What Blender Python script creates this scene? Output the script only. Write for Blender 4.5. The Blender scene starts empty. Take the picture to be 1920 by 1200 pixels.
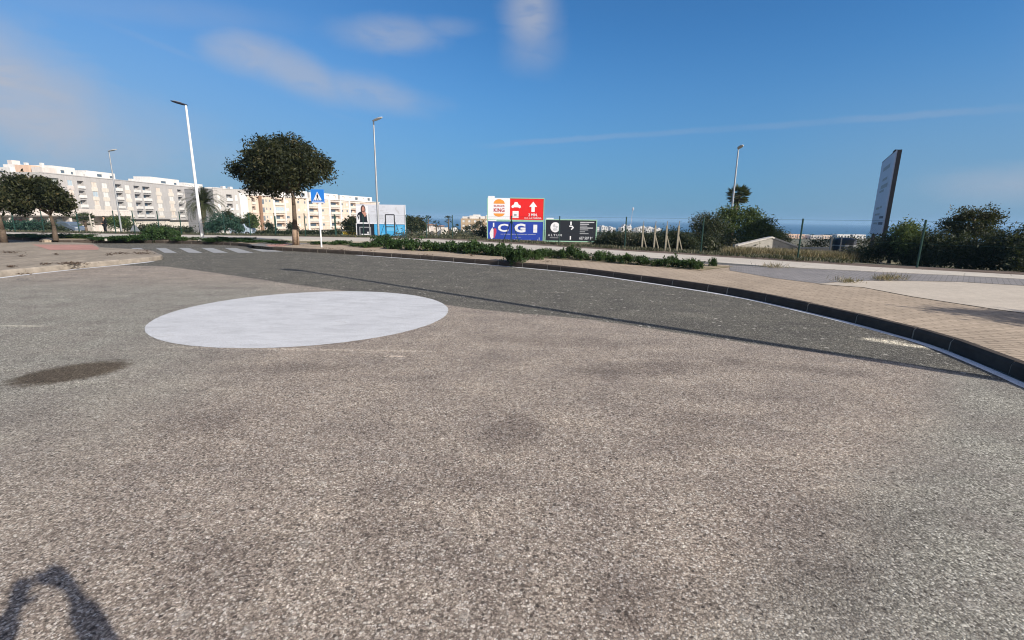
import bpy, bmesh, math, random
import numpy as np
from mathutils import Vector, Matrix
R = math.radians
scene = bpy.context.scene
col = scene.collection
random.seed(4)

# ------------------------------------------------------------------ camera
CAM_H = 1.6; PITCH = R(12.3); ROLL = R(0.85); FPX = 876.0
_f = Vector((0, math.cos(PITCH), -math.sin(PITCH))); _r0 = Vector((1, 0, 0)); _u0 = _r0.cross(_f)
_r = math.cos(ROLL) * _r0 + math.sin(ROLL) * _u0
_u = -math.sin(ROLL) * _r0 + math.cos(ROLL) * _u0
cam_d = bpy.data.cameras.new('camera'); cam = bpy.data.objects.new('camera', cam_d); col.objects.link(cam)
cam_d.sensor_width = 36; cam_d.sensor_fit = 'HORIZONTAL'; cam_d.lens = FPX / 1920 * 36
cam_d.clip_start = 0.05; cam_d.clip_end = 30000
mw = Matrix((( _r.x, _u.x, -_f.x, 0), (_r.y, _u.y, -_f.y, 0), (_r.z, _u.z, -_f.z, CAM_H), (0, 0, 0, 1)))
cam.matrix_world = mw
scene.camera = cam

def ray(px, py): return _f * FPX + _r * (px - 960) - _u * (py - 600)
def gp(px, py, z=0.0):
    d = ray(px, py); t = (z - CAM_H) / d.z; return Vector((d.x * t, d.y * t, z))
def at(px, py, Y):
    d = ray(px, py); t = Y / d.y; return Vector((d.x * t, Y, d.z * t + CAM_H))

# ------------------------------------------------------------------ light and sky
SUN_EL = R(30); SUN_AZ = Vector((0.785, -0.62, 0)).normalized()
SUN_ROT = math.atan2(SUN_AZ.x, SUN_AZ.y)
sdir = Vector((SUN_AZ.x * math.cos(SUN_EL), SUN_AZ.y * math.cos(SUN_EL), math.sin(SUN_EL)))
sl = bpy.data.lights.new('sun', 'SUN'); sl.energy = 5.0; sl.angle = R(0.5); sl.color = (1.0, 0.945, 0.87)
so = bpy.data.objects.new('sun', sl); col.objects.link(so)
so.rotation_euler = (-sdir).to_track_quat('-Z', 'Y').to_euler(); so.location = (20, -20, 30)

scene.view_settings.view_transform = 'Standard'; scene.view_settings.look = 'None'
scene.view_settings.exposure = 0.25; scene.view_settings.gamma = 1.0
scene.cycles.filter_width = 1.1

class NT:
    """small helper round a node tree"""
    def __init__(s, tree): s.t = tree; s.n = tree.nodes; s.l = tree.links
    def new(s, typ, **kw):
        n = s.n.new(typ)
        for k, v in kw.items():
            if k == 'inp':
                for a, b in v.items(): s.set(n, a, b)
            else: setattr(n, k, v)
        return n
    def set(s, n, a, b):
        sock = n.inputs[a]
        if isinstance(b, bpy.types.NodeSocket): s.l.new(b, sock)
        else: sock.default_value = b
    def math(s, op, a, b=0.0, c=0.0, clamp=False):
        n = s.n.new('ShaderNodeMath'); n.operation = op; n.use_clamp = clamp
        s.set(n, 0, a); s.set(n, 1, b)
        if op in ('MULTIPLY_ADD', 'SMOOTH_MIN', 'COMPARE'): s.set(n, 2, c)
        return n.outputs[0]
    def ss(s, v, lo, hi, a=0.0, b=1.0):
        n = s.n.new('ShaderNodeMapRange'); n.interpolation_type = 'SMOOTHSTEP'
        s.set(n, 0, v); s.set(n, 1, lo); s.set(n, 2, hi); s.set(n, 3, a); s.set(n, 4, b); return n.outputs[0]
    def mix(s, fac, a, b, mode='MIX'):
        n = s.n.new('ShaderNodeMix'); n.data_type = 'RGBA'; n.blend_type = mode
        s.set(n, 0, fac); s.set(n, 6, a); s.set(n, 7, b); return n.outputs[2]
    def noise(s, vec, scale, detail=4, rough=0.5, dist=0.0):
        n = s.n.new('ShaderNodeTexNoise'); s.set(n, 'Vector', vec)
        n.inputs['Scale'].default_value = scale; n.inputs['Detail'].default_value = detail
        n.inputs['Roughness'].default_value = rough; n.inputs['Distortion'].default_value = dist
        return n.outputs['Fac']
    def ramp(s, v, stops, interp='LINEAR'):
        n = s.n.new('ShaderNodeValToRGB'); s.set(n, 0, v); cr = n.color_ramp; cr.interpolation = interp
        while len(cr.elements) < len(stops): cr.elements.new(0.5)
        for e, (p, c) in zip(cr.elements, stops): e.position = p; e.color = c if len(c) == 4 else (*c, 1)
        return n.outputs[0]
    def dot(s, v, c):
        n = s.n.new('ShaderNodeVectorMath'); n.operation = 'DOT_PRODUCT'; s.set(n, 0, v); s.set(n, 1, c); return n.outputs['Value']
    def vec(s, op, a, b=None, scale=None):
        n = s.n.new('ShaderNodeVectorMath'); n.operation = op; s.set(n, 0, a)
        if b is not None: s.set(n, 1, b)
        if scale is not None: s.set(n, 'Scale', scale)
        return n.outputs[0]

world = bpy.data.worlds.new('World'); scene.world = world; world.use_nodes = True
W = NT(world.node_tree); W.n.clear()
wo = W.new('ShaderNodeOutputWorld'); bg = W.new('ShaderNodeBackground'); bg.inputs['Strength'].default_value = 0.086
W.l.new(bg.outputs[0], wo.inputs[0])
sky = W.new('ShaderNodeTexSky', sky_type='NISHITA', sun_disc=False, sun_elevation=SUN_EL, sun_rotation=SUN_ROT,
            altitude=0, air_density=1.0, dust_density=0.6, ozone_density=3.0)
tc = W.new('ShaderNodeTexCoord'); wdir = tc.outputs['Generated']
skyc = W.mix(1.0, sky.outputs[0], (0.42, 0.92, 1.30, 1), 'MULTIPLY')
# extra air near the horizon is bluish here, not white
zc = W.dot(wdir, (0, 0, 1))
hz = W.ss(zc, 0.0, 0.36, 1.0, 0.0)
skyc = W.mix(W.math('MULTIPLY', hz, 0.72), skyc, (1.35, 2.78, 4.9, 1))
# paler milky air towards the left of the view
lft = W.dot(wdir, Vector((-0.93, 0.37, 0.0)))
skyc = W.mix(W.math('MULTIPLY', W.ss(lft, 0.35, 1.0), W.ss(zc, 0.02, 0.42, 0.50, 0.12)), skyc, (3.0, 4.0, 5.3, 1))
rgt = W.dot(wdir, Vector((0.8, 0.6, 0.0)))
skyc = W.mix(W.math('MULTIPLY', W.ss(rgt, 0.86, 1.0), W.ss(zc, 0.0, 0.3, 0.30, 0.0)), skyc, (3.0, 4.1, 5.4, 1))
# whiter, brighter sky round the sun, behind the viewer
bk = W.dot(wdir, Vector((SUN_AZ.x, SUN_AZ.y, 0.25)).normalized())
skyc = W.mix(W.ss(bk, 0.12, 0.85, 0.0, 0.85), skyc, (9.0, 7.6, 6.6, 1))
n1 = W.noise(wdir, 5.0, 6, 0.55, 0.3); n2 = W.noise(wdir, 13.0, 5, 0.6)
wst = W.new('ShaderNodeMapping', inp={'Vector': wdir, 'Rotation': (0, 0.25, 0.2), 'Scale': (1.0, 1.0, 3.2)}).outputs[0]
n3 = W.noise(wst, 9.0, 9, 0.62, 0.8)
nn = W.math('ADD', W.math('ADD', W.math('MULTIPLY', n1, 0.45), W.math('MULTIPLY', n2, 0.15)), W.math('MULTIPLY', n3, 0.40))
cloud = None
def blob(px, py, wpx, hpx, rot, dens, soft=0.75):
    global cloud
    c = ray(px, py).normalized()
    a = (ray(px + wpx * math.cos(R(rot)), py + wpx * math.sin(R(rot))).normalized() - c)
    b = (ray(px - hpx * math.sin(R(rot)), py + hpx * math.cos(R(rot))).normalized() - c)
    la, lb = a.length, b.length; a.normalize(); b = (b - a * b.dot(a)); b.normalize()
    ua = W.math('DIVIDE', W.math('SUBTRACT', W.dot(wdir, a), c.dot(a)), la)
    ub = W.math('DIVIDE', W.math('SUBTRACT', W.dot(wdir, b), c.dot(b)), lb)
    r2 = W.math('SQRT', W.math('ADD', W.math('MULTIPLY', ua, ua), W.math('MULTIPLY', ub, ub)))
    front = W.math('GREATER_THAN', W.dot(wdir, c), 0.3)
    v = W.math('ADD', r2, W.math('MULTIPLY', W.math('SUBTRACT', nn, 0.5), 2.6))
    m = W.math('MULTIPLY', W.math('MULTIPLY', W.ss(v, 1.0 - soft, 1.0 + soft * 0.6, 1.0, 0.0), W.math('MULTIPLY', dens, W.ss(n3, 0.30, 0.62, 0.62, 1.12))), front)
    cloud = m if cloud is None else W.math('MAXIMUM', cloud, m)
blob(-60, 150, 330, 120, 24, 0.80)
blob(90, 235, 300, 90, 14, 0.50, 0.9)
blob(470, 100, 85, 34, 10, 0.50)
blob(560, 138, 120, 34, 24, 0.50)
blob(695, 175, 120, 32, 12, 0.42)
blob(735, 66, 95, 32, 4, 0.40)
blob(840, 52, 60, 20, 0, 0.22)
blob(997, 20, 52, 78, -6, 0.60)
blob(1000, 85, 50, 50, 0, 0.30, 0.95)
blob(1900, 345, 180, 40, 0, 0.42, 0.95)
blob(300, 20, 200, 26, 6, 0.16, 0.95)
def contrail(p0, p1, wpx, dens):
    global cloud
    a = ray(*p0).normalized(); b = ray(*p1).normalized(); n = a.cross(b).normalized(); m_ = (a + b).normalized()
    d = W.math('ABSOLUTE', W.math('ADD', W.dot(wdir, n), W.math('MULTIPLY', W.math('SUBTRACT', n2, 0.5), 0.01)))
    k = W.ss(d, wpx / FPX * 0.2, wpx / FPX, 1.0, 0.0)
    half = a.dot(m_)
    e = W.ss(W.dot(wdir, m_), half - 0.02, half + 0.05)
    m = W.math('MULTIPLY', W.math('MULTIPLY', W.math('MULTIPLY', k, e), dens), W.ss(n1, 0.3, 0.6, 0.3, 1.0))
    cloud = W.math('MAXIMUM', cloud, m)
contrail((60, -10), (660, 225), 6, 0.13)
contrail((900, 274), (1990, 197), 7, 0.15)
ccol = W.mix(n2, (4.1, 4.35, 5.1, 1), (5.0, 5.15, 5.8, 1))
skyc = W.mix(cloud, skyc, ccol)
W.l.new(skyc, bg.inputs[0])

# ------------------------------------------------------------------ object helpers
def tag(o, label=None, cat=None, group=None, kind=None):
    if label: o['label'] = label
    if cat: o['category'] = cat
    if group: o['group'] = group
    if kind: o['kind'] = kind
    return o
def empty(name, loc=(0, 0, 0), rz=0.0):
    o = bpy.data.objects.new(name, None); col.objects.link(o); o.location = loc; o.rotation_euler = (0, 0, rz)
    o.empty_display_size = 0.2
    return o
def link(name, me, m=None, parent=None, loc=None, rz=None):
    o = bpy.data.objects.new(name, me); col.objects.link(o)
    if m is not None:
        me.materials.clear()
        for k in (m if isinstance(m, (list, tuple)) else [m]): me.materials.append(k)
    if parent: o.parent = parent
    if loc is not None: o.location = loc
    if rz is not None: o.rotation_euler = (0, 0, rz)
    return o
def copy_tree(o, parent=None):
    c = o.copy(); col.objects.link(c)
    if parent: c.parent = parent
    for ch in list(o.children): copy_tree(ch, c)
    return c
class MB:
    """collects shapes into one mesh"""
    def __init__(s): s.v = []; s.f = []; s.mi = []; s.cur = 0
    def add(s, vs, fs):
        k = len(s.v); s.v += [tuple(v) for v in vs]; s.f += [tuple(i + k for i in f) for f in fs]; s.mi += [s.cur] * len(fs)
    def box(s, c, d, rz=0.0):
        hx, hy, hz_ = d[0] / 2, d[1] / 2, d[2] / 2; ca, sa = math.cos(rz), math.sin(rz)
        vs = []
        for z in (-hz_, hz_):
            for x, y in ((-hx, -hy), (hx, -hy), (hx, hy), (-hx, hy)):
                vs.append((c[0] + x * ca - y * sa, c[1] + x * sa + y * ca, c[2] + z))
        s.add(vs, [(3, 2, 1, 0), (4, 5, 6, 7), (0, 1, 5, 4), (1, 2, 6, 5), (2, 3, 7, 6), (3, 0, 4, 7)])
    def bx(s, x0, x1, y0, y1, z0, z1): s.box(((x0 + x1) / 2, (y0 + y1) / 2, (z0 + z1) / 2), (x1 - x0, y1 - y0, z1 - z0))
    def tube(s, p0, p1, r0, r1=None, n=8):
        r1 = r0 if r1 is None else r1
        p0 = Vector(p0); p1 = Vector(p1); d = (p1 - p0).normalized()
        a = d.orthogonal().normalized(); b = d.cross(a); vs = []
        for p, r in ((p0, r0), (p1, r1)):
            for i in range(n):
                t = 2 * math.pi * i / n; vs.append(p + (a * math.cos(t) + b * math.sin(t)) * r)
        fs = [(i, (i + 1) % n, n + (i + 1) % n, n + i) for i in range(n)]
        fs += [tuple(range(n - 1, -1, -1)), tuple(range(n, 2 * n))]
        s.add(vs, fs)
    def path(s, pts, rads, n=8):
        for i in range(len(pts) - 1): s.tube(pts[i], pts[i + 1], rads[i], rads[i + 1], n)
    def prism(s, poly, y0, y1, plane='xz'):
        """polygon extruded; plane xz -> along y, xy -> along z"""
        n = len(poly); vs = []
        for t in (y0, y1):
            for p in poly: vs.append((p[0], t, p[1]) if plane == 'xz' else ((p[0], p[1], t) if plane == 'xy' else (t, p[0], p[1])))
        fs = [tuple(range(n)), tuple(range(2 * n - 1, n - 1, -1))] + [(i, i + n, (i + 1) % n + n, (i + 1) % n) for i in range(n)]
        s.add(vs, fs)
    def ellipsoid(s, c, r, nu=12, nv=8):
        vs = []; fs = []
        for j in range(nv + 1):
            ph = math.pi * j / nv
            for i in range(nu):
                th = 2 * math.pi * i / nu
                vs.append((c[0] + r[0] * math.sin(ph) * math.cos(th), c[1] + r[1] * math.sin(ph) * math.sin(th), c[2] + r[2] * math.cos(ph)))
        for j in range(nv):
            for i in range(nu): fs.append((j * nu + i, (j + 1) * nu + i, (j + 1) * nu + (i + 1) % nu, j * nu + (i + 1) % nu))
        s.add(vs, fs)
    def mesh(s, name, smooth=False):
        me = bpy.data.meshes.new(name); me.from_pydata(s.v, [], s.f); me.update()
        bm = bmesh.new(); bm.from_mesh(me); bmesh.ops.recalc_face_normals(bm, faces=bm.faces); bm.to_mesh(me); bm.free()
        if any(s.mi): me.polygons.foreach_set('material_index', s.mi)
        if smooth: me.polygons.foreach_set('use_smooth', [True] * len(me.polygons))
        return me
    def build(s, name, m, parent=None, loc=None, rz=None, smooth=False, bevel=0):
        o = link(name, s.mesh(name, smooth), m, parent, loc, rz)
        if bevel:
            b = o.modifiers.new('bevel', 'BEVEL'); b.width = bevel; b.segments = 2; b.limit_method = 'ANGLE'
        return o
def sheet(name, pts, z, m, parent=None, kind='structure'):
    """flat polygon sheet"""
    me = bpy.data.meshes.new(name); bm = bmesh.new()
    vs = [bm.verts.new((p[0], p[1], z)) for p in pts]
    f = bm.faces.new(vs); f.normal_update()
    if f.normal.z < 0: f.normal_flip()
    bmesh.ops.triangulate(bm, faces=bm.faces[:], ngon_method='EAR_CLIP')
    bm.to_mesh(me); bm.free()
    o = link(name, me, m, parent)
    if kind: o['kind'] = kind
    return o
def slab(name, pts, z0, z1, m, parent=None, kind='structure'):
    me = bpy.data.meshes.new(name); bm = bmesh.new()
    top = [bm.verts.new((p[0], p[1], z1)) for p in pts]; bot = [bm.verts.new((p[0], p[1], z0)) for p in pts]
    f = bm.faces.new(top); f.normal_update(); n = len(pts)
    for i in range(n): bm.faces.new((bot[i], bot[(i + 1) % n], top[(i + 1) % n], top[i]))
    bmesh.ops.triangulate(bm, faces=[f], ngon_method='EAR_CLIP')
    bmesh.ops.recalc_face_normals(bm, faces=bm.faces)
    up = sum(fc.normal.z * fc.calc_area() for fc in bm.faces)
    if up < 0: bmesh.ops.reverse_faces(bm, faces=bm.faces)
    bm.to_mesh(me); bm.free()
    o = link(name, me, m, parent)
    if kind: o['kind'] = kind
    return o

def catmull(pts, step=0.25):
    out = []; P = [Vector((p[0], p[1], 0)) for p in pts]; P = [P[0] * 2 - P[1]] + P + [P[-1] * 2 - P[-2]]
    for i in range(1, len(P) - 2):
        a, b, c, d = P[i - 1:i + 3]; n = max(2, int((c - b).length / step))
        for k in range(n):
            t = k / n
            out.append(0.5 * ((2 * b) + (c - a) * t + (2 * a - 5 * b + 4 * c - d) * t * t + (3 * b - a - 3 * c + d) * t ** 3))
    out.append(P[-2]); return out
def offset(curve, d):
    """shift a polyline to its left by d"""
    out = []
    for i, p in enumerate(curve):
        a = curve[max(0, i - 1)]; b = curve[min(len(curve) - 1, i + 1)]; t = (b - a).normalized()
        out.append(p + Vector((-t.y, t.x, 0)) * d)
    return out

# ------------------------------------------------------------------ materials
def mat(name, c, rough=0.8, var=0.12, scale=6.0, spec=0.3, metal=0.0, bump=0.0, c2=None):
    m = bpy.data.materials.new(name); m.use_nodes = True; T = NT(m.node_tree)
    p = T.n['Principled BSDF']; g_ = T.new('ShaderNodeTexCoord').outputs['Object']
    n = T.noise(g_, scale, 5, 0.6)
    a = tuple(x * (1 - var) for x in c); b = tuple(min(1, x * (1 + var)) for x in (c2 or c))
    T.set(p, 'Base Color', T.ramp(n, [(0.3, a), (0.7, b)]))
    p.inputs['Roughness'].default_value = rough; p.inputs['Metallic'].default_value = metal
    p.inputs['Specular IOR Level'].default_value = spec
    if bump:
        bn = T.new('ShaderNodeBump', inp={'Strength': bump, 'Distance': 0.02, 'Height': n}); T.l.new(bn.outputs[0], p.inputs['Normal'])
    return m
def leaf_mat(name, stops, trans=0.25, rough=0.6):
    """leaf colour by the leaf's own random number"""
    m = bpy.data.materials.new(name); m.use_nodes = True; T = NT(m.node_tree)
    p = T.n['Principled BSDF']; a = T.new('ShaderNodeAttribute', attribute_name='rnd')
    oi = T.new('ShaderNodeObjectInfo')
    c = T.ramp(a.outputs['Fac'], stops)
    c = T.mix(T.math('MULTIPLY', oi.outputs['Random'], 0.35), c, (*stops[0][1], 1))
    T.set(p, 'Base Color', c); p.inputs['Roughness'].default_value = rough; p.inputs['Specular IOR Level'].default_value = 0.25
    tr = T.new('ShaderNodeBsdfTranslucent'); T.set(tr, 'Color', T.mix(0.4, c, (0.25, 0.30, 0.03, 1)))
    mx = T.new('ShaderNodeMixShader', inp={0: trans}); T.l.new(p.outputs[0], mx.inputs[1]); T.l.new(tr.outputs[0], mx.inputs[2])
    T.l.new(mx.outputs[0], T.n['Material Output'].inputs[0])
    return m

# --- asphalt: bound aggregate chips, worn warm on the inner lanes, greyer on the ring road
def asphalt_mat():
    m = bpy.data.materials.new('asphalt'); m.use_nodes = True; T = NT(m.node_tree); p = T.n['Principled BSDF']
    P = T.new('ShaderNodeNewGeometry').outputs['Position']
    sx = T.new('ShaderNodeSeparateXYZ'); T.l.new(P, sx.inputs[0]); X, Y = sx.outputs[0], sx.outputs[1]
    v1 = T.new('ShaderNodeTexVoronoi', inp={'Vector': T.vec('ADD', P, T.vec('SCALE', T.new('ShaderNodeTexNoise', inp={'Vector': P, 'Scale': 60.0}).outputs['Color'], scale=0.016)), 'Scale': 104.0})
    v2 = T.new('ShaderNodeTexVoronoi', inp={'Vector': P, 'Scale': 150.0})
    v3 = T.new('ShaderNodeTexVoronoi', inp={'Vector': P, 'Scale': 30.0}); r3 = T.new('ShaderNodeSeparateColor'); T.l.new(v3.outputs['Color'], r3.inputs[0])
    r1 = T.new('ShaderNodeSeparateColor'); T.l.new(v1.outputs['Color'], r1.inputs[0])
    r2 = T.new('ShaderNodeSeparateColor'); T.l.new(v2.outputs['Color'], r2.inputs[0])
    nbig = T.noise(P, 0.35, 4, 0.6, 0.4); nmid = T.noise(P, 1.6, 6, 0.65); nfine = T.noise(P, 14, 4, 0.6); nfar = T.noise(P, 62, 4, 0.75)
    # masks
    fc = T.new('ShaderNodeFloatCurve'); cv = fc.mapping.curves[0]
    bpts = [(-30, 15.6), (-10.6, 14.3), (-8.41, 13.0), (-6.5, 11.75), (-4.98, 10.8), (-3.73, 10.1), (-2.69, 9.65), (-1.2, 8.56), (-0.57, 8.2),
            (0.36, 7.8), (1.23, 7.5), (1.97, 7.0), (2.61, 6.5), (3.19, 6.1), (3.69, 5.8), (4.63, 5.25), (5.6, 4.2)]
    fx = lambda x: (x + 30) / 36.0
    fy = lambda y: y / 16.0
    cv.points[0].location = (fx(bpts[0][0]), fy(bpts[0][1])); cv.points[1].location = (fx(bpts[-1][0]), fy(bpts[-1][1]))
    for a, b in bpts[1:-1]: cv.points.new(fx(a), fy(b))
    for q in cv.points: q.handle_type = 'VECTOR'
    fc.mapping.update()
    T.set(fc, 'Value', T.math('DIVIDE', T.math('ADD', X, 30.0), 36.0))
    yb = T.math('MULTIPLY', fc.outputs[0], 16.0)
    dd = T.math('ADD', T.math('SUBTRACT', Y, yb), T.math('MULTIPLY', T.math('SUBTRACT', nmid, 0.5), 0.30))
    ring = T.ss(dd, -0.06, 0.06)
    # warm zone: a broad band in the middle of the roundabout, cooler at both sides
    def cen(x0, y0, r0, r1):
        return T.ss(T.math('SQRT', T.math('ADD', T.math('POWER', T.math('ABSOLUTE', T.math('SUBTRACT', X, x0)), 2.0), T.math('POWER', T.math('ABSOLUTE', T.math('SUBTRACT', Y, y0)), 2.0))), r0, r1, 1.0, 0.0)
    coolL = T.ss(T.math('ADD', T.math('ADD', T.math('MULTIPLY', X, 0.8), T.math('MULTIPLY', Y, 0.1)), T.math('MULTIPLY', T.math('SUBTRACT', nbig, 0.5), 2.5)), -3.6, -1.2, 1.0, 0.0)
    coolL = T.math('MULTIPLY', coolL, T.ss(Y, 9.0, 12.5, 1.0, 0.1))
    coolR = T.ss(T.math('ADD', T.math('SUBTRACT', X, T.math('MULTIPLY', Y, 1.15)), T.math('MULTIPLY', T.math('SUBTRACT', nbig, 0.5), 1.2)), -1.35, -0.3)
    cool = T.math('MAXIMUM', coolL, coolR)
    cool = T.math('MULTIPLY', cool, T.ss(nmid, 0.3, 0.65, 0.65, 1.0))
    # chip colours
    warm = T.ramp(r1.outputs[0], [(0.0, (0.12, 0.088, 0.07)), (0.16, (0.23, 0.175, 0.14)), (0.5, (0.43, 0.345, 0.28)), (0.82, (0.60, 0.50, 0.415)), (1.0, (0.85, 0.77, 0.69))])
    coolc = T.ramp(r1.outputs[1], [(0.0, (0.085, 0.082, 0.07)), (0.2, (0.19, 0.182, 0.155)), (0.55, (0.345, 0.33, 0.283)), (0.86, (0.50, 0.475, 0.41)), (1.0, (0.80, 0.76, 0.68))])
    ringc = T.ramp(r1.outputs[1], [(0.0, (0.045, 0.04, 0.034)), (0.3, (0.115, 0.105, 0.087)), (0.7, (0.20, 0.185, 0.155)), (0.88, (0.34, 0.32, 0.27)), (1.0, (0.95, 0.90, 0.80))])
    c = T.mix(cool, warm, coolc)
    c = T.mix(ring, c, ringc)
    # fines between the chips
    c = T.mix(0.20, c, T.mix(T.math('SUBTRACT', 1.0, r2.outputs[0]), (0.50, 0.44, 0.38, 1), (0.08, 0.066, 0.055, 1)), 'MIX')
    gap = T.ss(v1.outputs['Distance'], 0.42, 0.70)
    c = T.mix(T.math('MULTIPLY', gap, 0.5), c, (0.07, 0.058, 0.050, 1))
    pit = T.math('MULTIPLY', T.ss(v3.outputs['Distance'], 0.20, 0.32, 1.0, 0.0), T.math('GREATER_THAN', r3.outputs[0], 0.66))
    c = T.mix(T.math('MULTIPLY', pit, 0.75), c, (0.05, 0.042, 0.037, 1))
    lite = T.math('MULTIPLY', T.ss(v3.outputs['Distance'], 0.16, 0.26, 1.0, 0.0), T.math('LESS_THAN', r3.outputs[1], 0.16))
    c = T.mix(T.math('MULTIPLY', lite, 0.6), c, (0.66, 0.60, 0.53, 1))
    # wear: wide tonal patches
    c = T.mix(1.0, c, T.ramp(nmid, [(0.22, (0.60, 0.60, 0.62)), (0.42, (0.87, 0.87, 0.88)), (0.58, (1.02, 1.02, 1.01)), (0.8, (1.22, 1.20, 1.17))]), 'MULTIPLY')
    c = T.mix(1.0, c, T.ramp(nfar, [(0.30, (0.66, 0.65, 0.64)), (0.5, (1.0, 1.0, 1.0)), (0.70, (1.30, 1.30, 1.30))]), 'MULTIPLY')
    c = T.mix(1.0, c, T.ramp(nfine, [(0.3, (0.92, 0.92, 0.92)), (0.7, (1.07, 1.07, 1.07))]), 'MULTIPLY')
    c = T.mix(1.0, c, (0.98, 1.00, 0.985, 1), 'MULTIPLY')
    c = T.mix(ring, c, T.mix(1.0, c, (0.72, 0.73, 0.73, 1), 'MULTIPLY'))
    vs_ = T.new('ShaderNodeTexVoronoi', inp={'Vector': P, 'Scale': 7.0}); rs_ = T.new('ShaderNodeSeparateColor'); T.l.new(vs_.outputs['Color'], rs_.inputs[0])
    sp_ = T.math('MULTIPLY', T.ss(T.math('ADD', vs_.outputs['Distance'], T.math('MULTIPLY', nfar, 0.12)), 0.20, 0.30, 1.0, 0.0), T.math('GREATER_THAN', rs_.outputs[0], 0.72))
    c = T.mix(T.math('MULTIPLY', sp_, T.math('ADD', 0.25, T.math('MULTIPLY', ring, 0.5))), c, (0.5, 0.47, 0.41, 1))
    mot = T.noise(P, 24, 5, 0.8)
    c = T.mix(T.math('ADD', 0.35, T.math('MULTIPLY', ring, 0.65)), c, T.mix(1.0, c, T.ramp(mot, [(0.34, (0.55, 0.54, 0.53)), (0.5, (0.95, 0.95, 0.95)), (0.66, (1.65, 1.62, 1.56))]), 'MULTIPLY'))
    stk = T.new('ShaderNodeMapping', inp={'Vector': P, 'Rotation': (0, 0, R(38)), 'Scale': (0.35, 3.0, 1)}).outputs[0]
    c = T.mix(1.0, c, T.ramp(T.noise(stk, 1.2, 6, 0.7, 0.5), [(0.3, (0.86, 0.86, 0.87)), (0.55, (1, 1, 1)), (0.75, (1.12, 1.11, 1.09))]), 'MULTIPLY')
    npat = T.math('ADD', T.math('MULTIPLY', nmid, 0.45), T.math('MULTIPLY', nfar, 0.55))
    def patch(c, p0, rx, ry, rot, colr, k, soft=0.35, wob=0.8, edge=None):
        ca, sa = math.cos(R(rot)), math.sin(R(rot))
        dx = T.math('SUBTRACT', X, p0[0]); dy = T.math('SUBTRACT', Y, p0[1])
        u_ = T.math('DIVIDE', T.math('ADD', T.math('MULTIPLY', dx, ca), T.math('MULTIPLY', dy, sa)), rx)
        w_ = T.math('DIVIDE', T.math('SUBTRACT', T.math('MULTIPLY', dy, ca), T.math('MULTIPLY', dx, sa)), ry)
        d = T.math('SQRT', T.math('ADD', T.math('MULTIPLY', u_, u_), T.math('MULTIPLY', w_, w_)))
        d = T.math('ADD', d, T.math('MULTIPLY', T.math('SUBTRACT', edge or npat, 0.5), wob))
        mk = T.math('MULTIPLY', T.ss(d, 1 - soft, 1 + soft * 0.5, 1.0, 0.0), k)
        return T.mix(mk, c, T.mix(1.0, c, colr, 'MULTIPLY'))
    c = patch(c, (-4.47, 4.52), 0.50, 0.36, 45, (0.36, 0.31, 0.26, 1), 1.0, 0.30, 0.5, nfine)      # oily stain
    for (px, py, rx, ry, rot, k) in [(1230, 690, 0.9, 0.28, 10, 0.55), (960, 810, 0.35, 0.22, 60, 0.6), (1290, 800, 0.30, 0.5, -30, 0.45), (700, 960, 0.25, 0.35, 20, 0.35),
                                     (560, 690, 0.8, 0.22, 0, 0.35), (1180, 1130, 0.30, 0.16, 0, 0.45), (1640, 980, 0.5, 0.30, 25, 0.4), (360, 800, 0.5, 0.3, 10, 0.3), (1500, 690, 0.9, 0.2, -20, 0.4),
                                     (850, 900, 0.25, 0.2, 10, 0.4), (1560, 1110, 0.35, 0.2, 10, 0.4), (1050, 640, 1.2, 0.3, -5, 0.3), (440, 1040, 0.3, 0.2, 10, 0.35)]:
        g0 = gp(px, py); c = patch(c, (g0.x, g0.y), rx, ry, rot, (0.55, 0.53, 0.54, 1), k, 0.7, 2.6)
    for (px, py, rx, ry, rot, k) in [(1690, 645, 0.50, 0.13, -38, 1.0), (1690, 645, 0.45, 0.10, -38, .7), (1660, 637, 0.25, 0.10, -30, 1.0), (742, 668, 0.12, 0.03, 0, 0.8), (40, 611, 0.35, 0.05, 0, 0.5),
                                     (1040, 548, 0.2, 0.06, 0, 0.6), (560, 655, 2.0, 0.05, 0, 0.25), (1255, 552, 0.12, 0.05, 0, 0.5), (1300, 590, 0.5, 0.3, -20, 0.15)]:
        g0 = gp(px, py); c = patch(c, (g0.x, g0.y), rx, ry, rot, (2.3, 2.25, 2.15, 1), k, 0.5, 1.8, nfine)
    T.set(p, 'Base Color', c)
    p.inputs['Roughness'].default_value = 0.92; p.inputs['Specular IOR Level'].default_value = 0.22
    h = T.math('ADD', T.math('MULTIPLY', T.math('SUBTRACT', 1.0, v1.outputs['Distance']), 0.7), T.math('ADD', T.math('MULTIPLY', r1.outputs[2], 0.45), T.math('MULTIPLY', r2.outputs[1], 0.25)))
    bn = T.new('ShaderNodeBump', inp={'Strength': 0.55, 'Distance': 0.006, 'Height': h}); T.l.new(bn.outputs[0], p.inputs['Normal'])
    return m

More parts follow.
